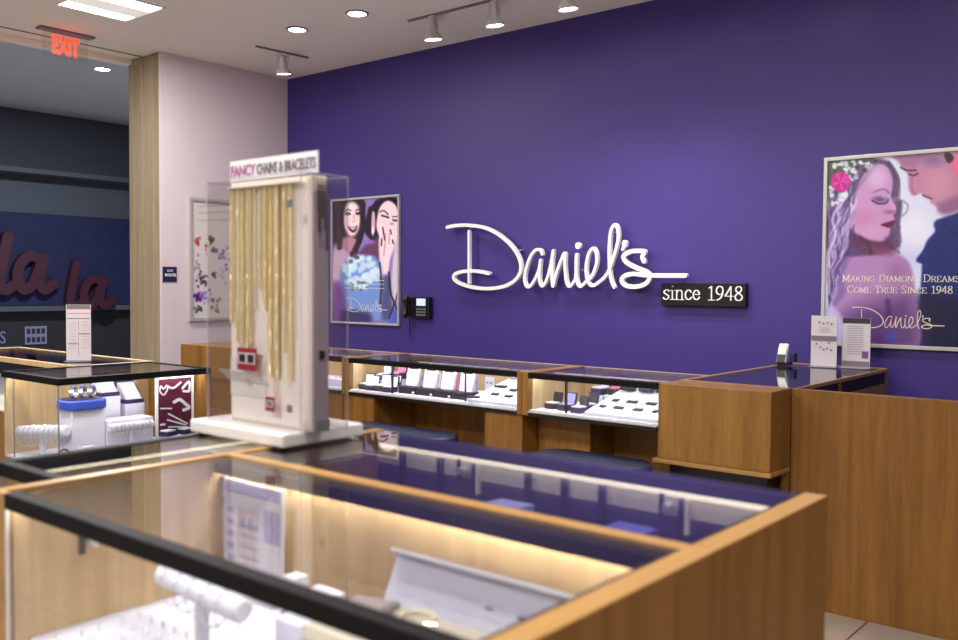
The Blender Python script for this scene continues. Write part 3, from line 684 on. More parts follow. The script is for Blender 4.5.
for y_ in (75, 105, 140): p.stroke([fl(70, y_), fl(250, y_-6)], 1.0, (180, 172, 160), .6, .7)
p.mesh('print', 'print', t)

# blue door sign
t = thing('room_sign', 'small navy blue square sign with white lettering beside the stone pillar', 'sign', (XP, 4.73, 1.57))
build('plate', B(XP+.0005, XP+.008, 4.655, 4.80, 1.575, 1.715), 'navy', t, bevel=.002)
build('lettering', sans_text('EXIT', side3(XP+.0082, 4.70, 1.668), .030, .0015), 'letter_white', t)
build('lettering', sans_text('ROUTE', side3(XP+.0082, 4.675, 1.626), .036, .0015, bold=.001), 'letter_white', t)

# wall telephone
t = thing('wall_telephone', 'black wall telephone with a grey screen and hanging cord on the purple wall', 'telephone', (-5.75, YW, 1.25))
build('body', MB().box(-5.815, -5.605, YW-.055, YW-.0005, 1.262, 1.455), 'black', t, bevel=.008)
build('screen', B(-5.755, -5.645, YW-.060, YW-.0555, 1.375, 1.440), 'phone_screen', t)
mb = MB()
for r_ in range(3):
    for c_ in range(4): mb.box(-5.755+c_*.03, -5.735+c_*.03, YW-.060, YW-.0555, 1.285+r_*.026, 1.300+r_*.026)
build('keypad', mb, 'grey', t)
mb = MB(); mb.tube([(-5.865, YW-.075, 1.27), (-5.865, YW-.095, 1.30), (-5.865, YW-.08, 1.37), (-5.865, YW-.095, 1.43), (-5.865, YW-.075, 1.46)], [.026, .03, .02, .03, .026], 12)
build('handset', mb, 'black', t, smooth=True)
build('cradle', B(-5.885, -5.8155, YW-.045, YW-.0005, 1.275, 1.45), 'black', t, bevel=.006)
cp = [(-5.865+.008*cos(k*1.1), YW-.03+.008*sin(k*1.1), 1.27-.0025*k) for k in range(78)]
build('cord', MB().tube(cp, .003, 5), 'black', t, smooth=True)

# ------------------------------------------------------------------ shop counters
def rrect(x0, x1, y0, y1, r, n=8):
    out = []
    for cx, cy, a0 in ((x1-r, y1-r, 0), (x0+r, y1-r, pi/2), (x0+r, y0+r, pi), (x1-r, y0+r, 1.5*pi)):
        for k in range(n+1): a = a0+pi/2*k/n; out.append((cx+r*cos(a), cy+r*sin(a)))
    return out
flat = lambda z: (lambda u, v, w: (u, v, z+w))
def lockset(par, c, d, long=False):      # c point on the face, d unit direction of the face normal
    c = Vector(c); d = Vector(d); s = d.cross(Vector((0, 0, 1)))
    pl = MB(); pl.obox(tuple(c+d*.004), (abs(s.x)*.016+abs(d.x)*.006, abs(s.y)*.016+abs(d.y)*.006, .06)); pb = build('lock_plate', pl, 'black', par, bevel=.002)
    mb = MB().lathe([(.0005, .0), (.011, .001), (.011, .022), (.008, .026), (.0005, .026)], tuple(c-s*.022+d*.0005), 16, axis=d)
    mb.obox(tuple(c-s*.022+d*.028), (.01, .01, .022)); build('lock_barrel', mb, 'chrome', par, smooth=True)

# --- island, bay towards the camera
ISLAND = True
A = thing('display_counter', 'wood-framed glass counter bay with thick black front rail, closest to the viewer', 'display counter', (-1.51, 1.27, 0))
build('side_panel', B(-2.28, -2.245, .93, 1.607, 0, T), 'wood_edge_y', A, bevel=.002)
build('side_panel', B(-.797, -.745, .93, 1.607, 0, T-.003), 'wood_front', A)
build('top_edge', B(-.797, -.745, .93, 1.607, T-.0028, T), 'wood_edge_y', A, bevel=.001)
build('divider_panel', B(-2.245, -.797, 1.567, 1.607, .69, T), 'wood_edge', A, bevel=.002)
build('inner_liner', B(-2.2445, -.7975, 1.558, 1.5665, .70, 1.026), 'wood_in', A)
build('inner_liner', B(-2.2445, -2.236, .998, 1.5575, .70, 1.054), 'wood_in', A)
build('inner_liner', B(-.806, -.7975, .98, 1.5575, .70, 1.054), 'wood_in', A)
build('front_stile', B(-2.2445, -2.214, .951, .990, .70, 1.029), 'wood_in', A)
build('corner_post', B(-2.2448, -2.210, .93, .948, 0, T), 'wood_edge_y', A, bevel=.002)
build('glass_seal', B(-2.2095, -2.203, .9315, .9385, .02, 1.029), 'white_gloss', A)
build('cabinet_body', B(-2.244, -.798, .96, 1.60, .08, .688), 'wood', A)
build('toe_kick', B(-2.20, -.84, 1.0, 1.55, 0, .08), 'black', A)
build('display_deck', B(-2.2355, -.807, .95, 1.557, .689, .70), 'pad', A)
build('front_glass', B(-2.2025, -.7975, .940, .946, .701, 1.0295), 'glass', A)
build('front_rail', B(-2.2095, -.797, .928, .965, 1.030, T+.002), 'black_metal', A, bevel=.004)
m_ = B(-2.235, -.807, 1.516, 1.520, 1.024, 1.0545); m_.box(-2.235, -.807, 1.5205, 1.5665, 1.0505, 1.0545); build('back_rail', m_, 'black_metal', A)
build('side_gasket', B(-.8060, -.7975, .977, 1.5575, 1.0555, 1.0655), 'black', A)
build('light_strip', B(-2.22, -.82, 1.524, 1.538, 1.034, 1.048), 'led', A)
build('light_strip', B(-2.22, -.82, .950, .960, 1.0255, 1.0295), 'led_front', A)
build('glass_top', B(-2.2445, -.8065, .9655, 1.5665, 1.0557, 1.0635), 'glass_top', A)
lockset(A, (-2.235, 1.128, .905), (1, 0, 0))

# --- island, bay towards the purple wall
Bc = thing('display_counter', 'wood-framed glass counter bay behind the divider strip, with dark purple reflections', 'display counter', (-1.51, 1.9, 0))
build('side_panel', B(-2.28, -2.243, 1.608, 2.20, 0, T), 'wood_edge_y', Bc, bevel=.002)
build('side_panel', B(-.797, -.745, 1.6072, 2.20, 0, T-.003), 'wood_front', Bc)
build('top_edge', B(-.797, -.745, 1.6072, 2.20, T-.0028, T), 'wood_edge_y', Bc, bevel=.001)
build('cabinet_body', B(-2.242, -.798, 1.612, 2.16, .08, .688), 'wood', Bc)
build('toe_kick', B(-2.20, -.84, 1.66, 2.1, 0, .08), 'black', Bc)
build('display_deck', B(-2.2425, -.798, 1.612, 2.16, .689, .70), 'dark_purple', Bc)
build('far_rail', B(-2.2425, -.7975, 2.166, 2.20, 1.026, 1.0552), 'black_metal', Bc, bevel=.003)
build('header_board', B(-2.2425, -.7975, 2.166, 2.184, .960, 1.0255), 'cream', Bc)
build('light_strip', B(-2.22, -.82, 2.152, 2.1655, 1.015, 1.0253), 'led_soft', Bc)
for i, (xa, xb) in enumerate(((-2.24, -1.95), (-1.948, -1.62), (-1.618, -1.30), (-1.298, -.80))):
    d = build('sliding_door', B(xa, xb, 2.168, 2.176, .702, .9595), 'dark_purple', Bc)
for xa in (-2.115, -1.947, -1.803, -1.60, -1.47, -1.345, -1.10): build('stile', B(xa-.009, xa+.009, 2.150, 2.1655, .86, 1.012), 'black', Bc)
for xa in (-1.79, -1.087): build('stile', B(xa-.005, xa+.005, 2.150, 2.1655, .92, 1.012), 'cream', Bc)
build('side_gasket', B(-.8060, -.7975, 1.609, 2.20, 1.0555, 1.0655), 'black', Bc)
build('glass_top', B(-2.2425, -.8065, 1.608, 2.20, 1.0557, 1.0635), 'glass_top', Bc)
lockset(Bc, (-1.86, 2.15, .99), (0, -1, 0)); lockset(Bc, (-1.155, 2.15, .99), (0, -1, 0))

# --- island, narrow bay beside it
Cc = thing('display_counter', 'narrow glass counter bay on the mall side of the wooden strip, under the chain tower', 'display counter', (-2.46, 1.65, 0))
build('cabinet_body', B(-2.60, -2.281, 1.12, 2.18, .08, .688), 'wood', Cc)
build('toe_kick', B(-2.56, -2.30, 1.16, 2.14, 0, .08), 'black', Cc)
build('display_deck', B(-2.60, -2.281, 1.12, 2.18, .689, .70), 'cream', Cc)
build('side_rail', B(-2.640, -2.598, 1.085, 2.20, 1.028, 1.0668), 'black_metal', Cc, bevel=.003)
build('end_rail', B(-2.597, -2.281, 1.085, 1.12, 1.028, 1.0668), 'black_metal', Cc, bevel=.003)
build('side_glass', B(-2.628, -2.622, 1.10, 2.19, .0, 1.027), 'glass', Cc)
build('end_glass', B(-2.62, -2.281, 1.10, 1.106, .0, 1.027), 'glass', Cc)
build('corner_post', B(-2.632, -2.6205, 1.0975, 1.0995, .0, 1.027), 'grey', Cc)
build('inner_liner', B(-2.600, -2.281, 2.1805, 2.19, .701, 1.053), 'wood_in', Cc)
build('inner_liner', B(-2.291, -2.281, 1.1205, 2.18, .701, 1.053), 'wood_in', Cc)
build('light_strip', B(-2.5975, -2.587, 1.15, 2.16, 1.019, 1.0275), 'led_soft', Cc)
build('glass_top', B(-2.5975, -2.281, 1.1205, 2.20, 1.0557, 1.0635), 'glass_top', Cc)

ISLAND = False
# --- ring display counter, L shape
Lc = thing('display_counter', 'glass counter with lit white ring displays beside the open shopfront', 'display counter', (-4.92, 2.68, 0))
build('cabinet_body', B(-5.295, -4.66, 2.24, 3.13, .08, .588), 'wood', Lc, bevel=.002)
build('toe_kick', B(-5.1, -4.72, 2.3, 3.08, 0, .08), 'black', Lc)
build('display_deck', B(-5.28, -4.66, 2.24, 3.10, .5885, .60), 'pad', Lc)
build('back_panel', B(-5.305, -5.281, 2.24, 3.13, .589, 1.054), 'wood_in', Lc)
build('end_panel', B(-5.28, -4.652, 3.105, 3.13, .589, 1.054), 'wood', Lc)
m_ = MB(); m_.box(-4.682, -4.645, 2.225, 3.135, 1.032, T); m_.box(-5.305, -4.6825, 2.225, 2.262, 1.032, T); m_.box(-5.305, -5.281, 2.2625, 3.135, 1.055, T); m_.box(-5.2805, -4.6825, 3.105, 3.135, 1.055, T)
build('top_rail', m_, 'black_metal', Lc, bevel=.002)
build('front_glass', B(-4.655, -4.650, 2.236, 3.104, .601, 1.031), 'glass', Lc)
build('end_glass', B(-5.28, -4.656, 2.230, 2.235, .601, 1.031), 'glass', Lc)
build('glass_edge', B(-4.656, -4.650, 2.229, 2.2355, .601, 1.031), 'grey', Lc)
build('glass_edge', B(-5.169, -5.1655, 2.229, 2.2355, .601, 1.031), 'grey', Lc)
build('light_strip', B(-4.700, -4.684, 2.27, 3.09, 1.030, 1.045), 'led_case', Lc)
build('light_strip', B(-5.26, -4.71, 2.264, 2.28, 1.030, 1.045), 'led_case', Lc)
build('bottom_rail', B(-4.658, -4.645, 2.228, 3.135, .58, .600), 'black_metal', Lc)
build('glass_top', B(-5.28, -4.6835, 2.2635, 3.104, 1.0557, 1.0635), 'glass_top', Lc)
lockset(Lc, (-5.28, 2.99, .945), (1, 0, 0))
L2 = thing('display_counter', 'glass-topped counter behind the ring counter, carrying the upright price card', 'display counter', (-6.2, 2.88, 0))
build('cabinet_body', B(-7.2, -5.307, 2.65, 3.16, .0, .70), 'wood', L2)
m_ = MB(); m_.box(-7.2, -5.307, 2.64, 2.67, 1.035, T); m_.box(-7.2, -5.307, 3.13, 3.16, 1.035, T); m_.box(-7.2, -7.17, 2.6705, 3.1295, 1.035, T); m_.box(-5.337, -5.307, 2.6705, 3.1295, 1.035, T)
build('top_frame', m_, 'wood_in', L2, bevel=.002)
m_ = MB(); m_.box(-7.19, -5.31, 2.648, 2.654, .701, 1.034); m_.box(-7.19, -5.31, 3.146, 3.152, .701, 1.034)
build('pane', m_, 'glass', L2)
build('display_deck', B(-7.19, -5.31, 2.655, 3.145, .701, .71), 'cream', L2)
build('glass_top', B(-7.169, -5.3375, 2.6705, 3.1295, 1.0557, 1.0635), 'glass_top', L2)

# --- row of sit-down cases in front of the purple wall
def wallcase(label, x0, x1, gx0, gx1, peds, mullions):
    t = thing('jewellery_case', label, 'jewellery case', ((x0+x1)/2, 4.5, 0), 0)
    y0, y1 = 4.2, 4.8
    if gx0-x0 > .01: build('end_post', B(x0+.0005, gx0, y0, y1, .82, T), 'wood', t, bevel=.002)
    if x1-gx1 > .01: build('end_post', B(gx1, x1-.0005, y0, y1, .82, T), 'wood', t, bevel=.002)
    build('case_floor', B(gx0+.0005, gx1-.0005, y0+.012, y1-.02, .8465, .8535), 'pad', t)
    build('bottom_rail', B(gx0+.0005, gx1-.0005, y0-.004, y0+.011, .8385, .8455), 'frame_silver', t)
    build('under_shade_strip', B(gx0+.0005, gx1-.0005, y0+.0, y1-.02, .818, .838), 'black', t)  # black strip stands in for the shade below the case floor
    build('back_panel', B(gx0+.0005, gx1-.0005, y1-.019, y1, .818, T-.002), 'wood_in', t)
    build('front_rail', B(gx0+.0005, gx1-.0005, y0-.004, y0+.035, 1.034, T), 'black_metal', t, bevel=.002)
    build('front_glass', B(gx0+.001, gx1-.001, y0+.002, y0+.007, .857, 1.0335), 'glass', t)
    build('light_strip', B(gx0+.02, gx1-.02, y0+.036, y0+.050, 1.034, 1.046), 'led_cool', t)
    build('inner_liner', B(gx0+.0008, gx0+.006, y0+.036, y1-.0195, .854, 1.054), 'wood_in', t)
    build('glass_top', B(gx0+.001, gx1-.001, y0+.0355, y1-.02, 1.0557, 1.0635), 'glass_top', t)
    build('back_light_strip', B(max(gx0+.02, gx1-1.0), gx1-.02, 4.425, 4.437, 1.047, 1.0545), 'led_soft', t)
    for m__ in mullions: build('mullion', B(m__-(.005 if m__ > -3 or m__ < -4 else .0025), m__+(.005 if m__ > -3 or m__ < -4 else .0025), y0+.0075, y0+.02, .857, 1.0335), 'black', t)
    build('knee_panel', B(x0+.0005, x1-.0005, 4.62, 4.64, 0, .8175), 'wood_front', t)
    for a_0, a_1, yf in peds: build('pedestal', B(a_0, a_1, yf, 4.6195, 0, .8175), 'wood_front', t, bevel=.002)
    return t
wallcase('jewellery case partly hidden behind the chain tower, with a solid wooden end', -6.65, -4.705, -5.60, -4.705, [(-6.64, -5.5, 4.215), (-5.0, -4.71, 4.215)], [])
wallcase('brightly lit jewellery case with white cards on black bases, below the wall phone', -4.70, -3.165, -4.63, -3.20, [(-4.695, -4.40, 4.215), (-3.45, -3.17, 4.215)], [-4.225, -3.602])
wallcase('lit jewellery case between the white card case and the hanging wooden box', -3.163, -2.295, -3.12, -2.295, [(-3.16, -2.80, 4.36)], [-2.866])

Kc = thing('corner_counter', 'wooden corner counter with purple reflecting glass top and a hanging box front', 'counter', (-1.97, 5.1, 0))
build('box_front', B(-2.290, -1.695, 4.205, 4.43, .682, T), 'wood', Kc, bevel=.002)
build('box_lip', B(-2.310, -1.684, 4.186, 4.43, .660, .681), 'wood_edge', Kc, bevel=.003)
build('shade_block', B(-2.26, -1.74, 4.28, 4.43, 0, .6545), 'black', Kc)  # black block put in as the deep shade beneath the hanging box
build('cabinet_body', B(-2.27, -1.672, 4.47, 5.99, 0, .974), 'wood', Kc, bevel=.002)
build('case_lining', B(-2.26, -1.685, 4.48, 5.96, .9745, 1.03), 'dark_slot', Kc)
m_ = MB(); m_.box(-1.684, -1.672, 5.10, 5.125, .9745, 1.046); m_.box(-1.684, -1.672, 5.971, 5.99, .9745, 1.046)
build('side_posts', m_, 'wood', Kc)
m_ = MB(); m_.box(-1.684, -1.672, 4.467, 5.99, 1.0465, T); m_.box(-2.29, -1.6845, 5.97, 5.99, 1.0465, T); m_.box(-2.29, -2.27, 4.431, 5.9695, 1.0465, T); m_.box(-2.2695, -1.736, 4.431, 4.4665, 1.0465, T)
build('top_frame', m_, 'wood_edge_y', Kc, bevel=.002)
build('glass_top', B(-2.2695, -1.6845, 4.467, 5.9695, 1.0557, 1.0635), 'glass_top', Kc)
build('under_top_board', B(-2.2695, -1.6845, 4.467, 5.9695, 1.031, 1.045), 'dark_slot', Kc)
Pn = thing('privacy_panel', 'tall plain wooden panel with vertical grain standing on the tile floor', 'panel', (-.4, 4.45, 0))
build('panel_board', B(-1.686, .95, 4.437, 4.465, 0, T), 'wood_front', Pn, bevel=.002)
build('edge_stile', B(-1.730, -1.692, 4.431, 4.465, 0, T), 'wood', Pn, bevel=.002)

def bench(x0, x1, label):
    t = thing('upholstered_stool', label, 'stool', ((x0+x1)/2, 4.04, 0))
    build('seat', MB().prism(rrect(x0, x1, 3.87, 4.195, .15), flat(.585), .082), 'chair_blue', t, bevel=.018, smooth=True)
    build('seat_board', MB().prism(rrect(x0+.03, x1-.03, 3.90, 4.17, .12), flat(.562), .0225), 'black', t)
    for sx in (x0+.12, x1-.12):
        for sy in (3.96, 4.12): build('leg', MB().cyl((sx, sy, 0), .016, .5615, 12), 'black_metal', t)
    build('foot_rail', MB().tube([(x0+.12, 3.96, .2), (x1-.12, 3.96, .2)], .01, 8), 'black_metal', t)
bench(-4.47, -3.56, 'dark blue round-ended padded stool in front of the white card case')
bench(-2.93, -2.25, 'dark blue round-ended padded stool beside the hanging wooden box')

# ------------------------------------------------------------------ acrylic card stands
def cardstand(label, cx, cy, w, h, rz, mk, base=True):
    t = thing('card_stand', label, 'card holder', (cx, cy, T+.003 if False else T), rz)
    Wm = WM[t.name]
    def loc(mb): mb.v = [tuple(Wm @ Vector(p)) for p in mb.v]; return mb
    build('acrylic_sleeve', loc(B(-w/2, w/2, -.004, .004, .001, h)), 'acrylic', t)
    if base: build('acrylic_foot', loc(B(-w/2, w/2, -.05, -.0045, .0005, .004)), 'acrylic_edge', t)
    c = build('card', loc(B(-w/2+.004, w/2-.004, -.0065, -.0045, .006, h-.004)), 'card_grey', t)
    for (nm, m__, rects) in mk(w, h):
        mb = MB()
        for (x0, x1, z0, z1) in rects: mb.box(x0, x1, -.0075, -.0066, z0, z1)
        build(nm, loc(mb), m__, c)
    return t
def price(w, h):
    return [('header', 'text_grey', [(-w/2+.008, w/2-.008, h*.91, h*.985)]),
            ('rule', 'text_grey', [(-w/2+.01, w/2-.01, h*.74, h*.755), (0.0, w/2-.01, h*.47, h*.49), (-w/2+.01, 0, h*.3, h*.315), (-.001, .001, h*.1, h*.73)]),
            ('heading_rule', 'pink', [(-w/2+.01, w/2-.01, h*.83, h*.845)]),
            ('text_rows', 'text_grey', [(-w/2+.02+(k % 2)*w/2, -w/2+.02+(k % 2)*w/2+w*.3, h*(.68-.05*(k//2)), h*(.685-.05*(k//2))) for k in range(20)])]
def jewel(w, h):
    r = [('band', 'text_grey', [(-w/2+.006, w/2-.006, h*.50, h*.60)])]
    dots = [(x-.006, x+.006, z-.006, z+.006) for x, z in [(-.03, h*.86), (-.005, h*.84), (.02, h*.85), (.045, h*.83), (-.045, h*.44), (-.02, h*.38), (.0, h*.34), (.02, h*.36), (.045, h*.33), (-.035, h*.54), (.03, h*.47)]]
    return r+[('jewel_photo', 'grey', dots), ('text_rows', 'text_grey', [(-.03, .03, h*(.75-.04*k), h*(.756-.04*k)) for k in range(3)])]
def list_(w, h):
    return [('header', 'text_dark', [(-w/2+.006, w/2-.006, h*.88, h*.985)]), ('footer', 'text_grey', [(-w/2+.006, w/2-.006, h*.03, h*.14)]),
            ('text_rows', 'text_grey', [(-w*.3, w*.25, h*(.82-.045*k), h*(.828-.045*k)) for k in range(13)]), ('side_picture', 'mauve', [(w*.2, w*.42, h*.2, h*.34)])]
cardstand('tall narrow acrylic price card stand on the counter before the dark mall', -5.62, 2.83, .155, .36, radians(48), price)
cardstand('acrylic card stand with jewellery pictures, set before the couple poster frame edge', -2.005, 5.80, .165, .325, radians(4), jewel)
cardstand('acrylic card stand with dark header, covering the corner of the couple poster', -1.825, 5.85, .175, .315, radians(2), list_)
t = thing('card_reader', 'small silver and dark card reader leaning on the corner counter', 'card reader', (-2.25, 5.72, T))
build('cradle', MB().obox((-2.235, 5.75, T+.012), (.075, .08, .02)), 'black', t, bevel=.003)
build('terminal', MB().obox((-2.245, 5.745, T+.075), (.065, .022, .13), rx=radians(-24)), 'frame_silver', t, bevel=.006)
build('screen', MB().obox((-2.245, 5.7320, T+.094), (.05, .003, .05), rx=radians(-24)), 'white_gloss', t)
build('keypad', MB().obox((-2.245, 5.7115, T+.046), (.05, .003, .045), rx=radians(-24)), 'text_dark', t)
build('side_unit', MB().obox((-2.185, 5.77, T+.05), (.03, .05, .06)), 'navy', t, bevel=.004)

# ------------------------------------------------------------------ chain tower
ISLAND = True
S = thing('chain_display_tower', 'tall white chain display tower in a clear acrylic cover on a white base', 'display tower', (-2.42, 1.88, T))
build('base_plate', B(-2.665, -2.18, 1.715, 2.045, T+.004, T+.046), 'white_gloss', S, bevel=.006)
m_ = MB()
for x, y in ((-2.63, 1.75), (-2.215, 1.75), (-2.63, 2.01), (-2.215, 2.01)): m_.cyl((x, y, T+.0005), .012, .004, 12)
build('rubber_feet', m_, 'black', S)
TZ0, TZ1 = T+.047, 1.888
build('panel', B(-2.555, -2.150, 1.80, 1.862, TZ0, TZ1), 'cream', S, bevel=.003)
build('panel_face', B(-2.545, -2.16, 1.7965, 1.7995, TZ0+.01, TZ1-.012), 'tower_white', S)
build('side_rail', B(-2.1495, -2.140, 1.803, 1.859, TZ0, TZ1-.05), 'lavgrey', S)
build('header_sign', B(-2.548, -2.115, 1.794, 1.7995, 1.892, 1.957), 'white', S)
mb1 = sans_text('FANCY', wall3(1.7935, -2.543, 1.906), .050, .002, sx=.80, bold=.0008)
mb2 = sans_text('CHAINS & BRACELETS', wall3(1.7935, -2.405, 1.906), .047, .002, sx=.60, bold=.001)
hx = max(v[0] for v in mb1.v); build('header_lettering', mb1, 'magenta', S)
a0 = min(v[0] for v in mb2.v); a1 = max(v[0] for v in mb2.v); k = (-2.122-(-2.405))/(a1-a0); mb2.v = [(-2.405+(v[0]-a0)*k, v[1], v[2]) for v in mb2.v]
build('header_lettering', mb2, 'text_grey', S)
# acrylic cover: four walls and a lid, with visible edges
ax0, ax1, ay0, ay1, az0, az1 = -2.60, -2.128, 1.742, 1.925, TZ0, 1.8905
m_ = MB(); m_.box(ax0, ax1, ay0, ay0+.003, az0, az1); m_.box(ax0, ax1, ay1-.003, ay1, az0, az1); m_.box(ax0, ax0+.003, ay0+.003, ay1-.003, az0, az1); m_.box(ax1-.003, ax1, ay0+.003, ay1-.003, az0, az1)
build('acrylic_cover', m_, 'acrylic', S)
m_ = MB()
for x in (ax0, ax1):
    for y in (ay0, ay1): m_.box(x-.002, x+.002, y-.002, y+.002, az0, az1)
for y in (ay0, ay1): m_.box(ax0, ax1, y-.002, y+.002, az1-.002, az1+.002)
for x in (ax0, ax1): m_.box(x-.002, x+.002, ay0, ay1, az1-.002, az1+.002)
build('acrylic_edges', m_, 'acrylic_edge', S)
for z in (1.80, 1.19): build('cover_lock', MB().box(-2.185, -2.165, ay0-.008, ay0-.0005, z-.012, z+.012), 'grey', S, bevel=.002)
build('pivot_block', B(-2.149, -2.129, 1.81, 1.855, TZ0+.002, TZ0+.035), 'grey', S)
build('slide_catch', B(-2.139, -2.131, 1.822, 1.838, 1.335, 1.36), 'black', S)
m_ = MB(); m_.box(-2.539, -2.175, 1.775, 1.7955, TZ1-.022, TZ1-.018)
build('hanging_rail', m_, 'cream', S)
# leaning acrylic tray on the front
m_ = MB(); m_.prism([(1.7955, 1.245), (1.752, 1.285), (1.750, 1.282), (1.7955, 1.240)], lambda u, v, w: (-2.55+w, u, v), .20)
build('pocket_tray', m_, 'acrylic_edge', S)
build('pocket_card', B(-2.545, -2.36, 1.792, 1.796, 1.20, 1.32), 'white_gloss', S)

def chain(label, grp, x, z1, L, w, m, style, y=1.786):
    mb = MB(); n = int(L/.010)
    if style == 'rope':
        for s_ in (0, pi): mb.tube([(x+w*.5*cos(k*1.25+s_), y+w*.35*sin(k*1.25+s_), z1-k*.0052) for k in range(int(L/.0052))], w*.42, 5)
    elif style == 'loop':
        for sx in (-1, 1): mb.tube([(x+sx*w*.55*min(1, (n-k)/3)+.0006*sin(k*1.7), y, z1-k*.010) for k in range(n+1)], w*.24, 5)
    else:
        for k in range(n): mb.lathe([(w*.22, -.001), (w*.5, 0), (w*.22, .001)], (x, y, z1-k*.010), 6, axis=(0, 1, 0) if k % 2 else (.6, 1, 0)); 
        mb.tube([(x, y, z1), (x, y, z1-L)], w*.22, 4)
    o = build('necklace_chain', mb, m, smooth=True); tag(o, label, 'chain', grp); return o
zt = 1.866
specs = [(.000,.44,.012,'gold','rope'),(.016,.43,.010,'gold_pale','link'),(.031,.50,.009,'gold','rope'),(.045,.52,.011,'gold_pale','loop'),(.060,.50,.010,'gold','rope'),(.073,.53,.009,'silver','link'),(.087,.52,.012,'gold','rope'),(.101,.50,.010,'gold_pale','loop'),(.115,.45,.008,'gold','link'),
         (.150,.33,.009,'gold','rope'),(.164,.36,.011,'gold_pale','loop'),(.178,.40,.010,'gold','rope'),(.192,.52,.009,'gold','link'),(.206,.60,.013,'gold','rope'),(.222,.66,.012,'gold_pale','loop'),(.238,.60,.012,'gold','rope'),(.254,.44,.008,'silver','link'),(.272,.52,.010,'gold','rope'),(.288,.62,.010,'gold_pale','loop'),(.303,.60,.009,'gold','rope'),(.318,.46,.008,'gold_pale','link')]
specs += [(dx+.007, L*.86, w*.8, ('gold_pale', 'gold', 'gold_pale')[i % 3], ('link', 'loop', 'rope')[i % 3]) for i, (dx, L, w, m__, st) in enumerate(specs) if i % 2 == 0 and dx < .3]
nm = {'gold': 'yellow gold', 'gold_pale': 'pale gold', 'silver': 'silver'}
sty = {'rope': 'twisted rope', 'link': 'fine link', 'loop': 'doubled'}
for i, (dx, L, w, m__, st) in enumerate(specs):
    g = f'{nm[m__]} {sty[st]} chains on the tower'
    chain(f'{nm[m__]} {sty[st]} chain hanging on the white display tower', g, -2.53+dx, zt, L, w*.72, m__, st)
for k in range(6):      # dark beaded bracelets on the narrow side
    mb = MB(); L = .10+.05*(k % 3)
    for j in range(int(L/.009)): mb.sphere((-2.1345, 1.812+k*.0075, 1.875-.008-j*.009-.01*(k % 2)), .0038, 4)
    tag(build('bead_bracelet', mb, 'text_dark' if k % 2 else 'grey'), 'dark beaded bracelet hanging on the narrow side of the tower', 'bracelet', 'dark beaded bracelets on the tower side')
def tagc(x, z, w, h, label, col='red'):
    t = thing('price_tag', label, 'price tag', (x, 1.79, z)); 
    build('card', B(x, x+w, 1.771, 1.7725, z, z+h), 'red', t)
    build('white_band', B(x+.006, x+w-.006, 1.7700, 1.7706, z+h*.30, z+h*.78), 'white', t)
    m_ = MB(); m_.box(x+.012, x+w*.45, 1.7690, 1.7697, z+h*.35, z+h*.72); m_.box(x+w*.55, x+w-.012, 1.7690, 1.7697, z+h*.35, z+h*.72); build('picture', m_, 'text_dark', t)
tagc(-2.480, 1.285, .100, .072, 'wide red and white price tag on the chain tower')
tagc(-2.335, 1.165, .045, .045, 'narrow red price tag lower on the chain tower')
for k in range(5):
    q = [(-2.475, 1.27), (-2.43, 1.285), (-2.40, 1.268), (-2.445, 1.25), (-2.38, 1.29)][k]
    tag(build('hoop_earring', MB().tube([(q[0]+.014*cos(a*pi/8), 1.789, q[1]+.017*sin(a*pi/8)) for a in range(16)], .002, 5, True), 'gold', smooth=True), 'gold hoop earring on the white pocket card of the tower', 'earring', 'gold hoops on the tower pocket card')

ISLAND = False
# ------------------------------------------------------------------ things inside the cases
def blockt(label, x0, x1, y0, y1, z0, z1, m='pad', name='display_block', cat='display block', bev=.003, group=None):
    return tag(build(name, B(x0, x1, y0, y1, z0, z1), m, bevel=bev), label, cat, group)
def rollstand(label, p0, p1, r, zf, label_b, grp, nb, bm='silver', rb=None):
    p0, p1 = Vector(p0), Vector(p1); mid = (p0+p1)/2; rb = rb or r*1.25
    t = thing('bracelet_stand', label, 'jewellery stand', (mid.x, mid.y, zf))
    d = (p1-p0).normalized(); s_ = d.cross(Vector((0, 0, 1)))
    n = 10; path = [p0+(p1-p0)*k/n for k in range(n+1)]; path = [p0-d*r*.5]+path+[p1+d*r*.5]; rr = [r*.6]+[r]*(n+1)+[r*.6]
    build('padded_roll', MB().tube(path, rr, 20), 'pad', t, smooth=True)
    build('post', MB().tube([(mid.x, mid.y, zf+.012), (mid.x, mid.y, mid.z-r*.9)], .016, 12), 'pad', t, smooth=True)
    build('foot', MB().obox((mid.x, mid.y, zf+.0065), ((p1-p0).length*.62, .09, .011), rz=atan2(d.y, d.x)), 'pad', t, bevel=.003)
    proto = None
    for k in range(nb):
        c = p0+(p1-p0)*((k+.7)/(nb+.4)); 
        if proto is None:
            drop = .0; pts = []
            for a in range(28):
                q = 2*pi*a/28; rad = rb*(1.0 if sin(q) > 0 else 1.0); z_ = rad*sin(q)*(1.0 if sin(q) > 0 else 1.55)
                pts.append(c+s_*rad*cos(q)+Vector((0, 0, z_+r*1.02-rb)))
            proto = build('bracelet', MB().tube(pts, r*.055, 6, True), bm, smooth=True); tag(proto, label_b, 'bracelet', grp); base = c.copy(); l0 = Vector(proto.location)
        else:
            o = proto.copy(); COL.objects.link(o); o.location = l0+(c-base)*(KS if ISLAND else 1); o.rotation_euler = (0, 0, random.uniform(-.12, .12))
    return t
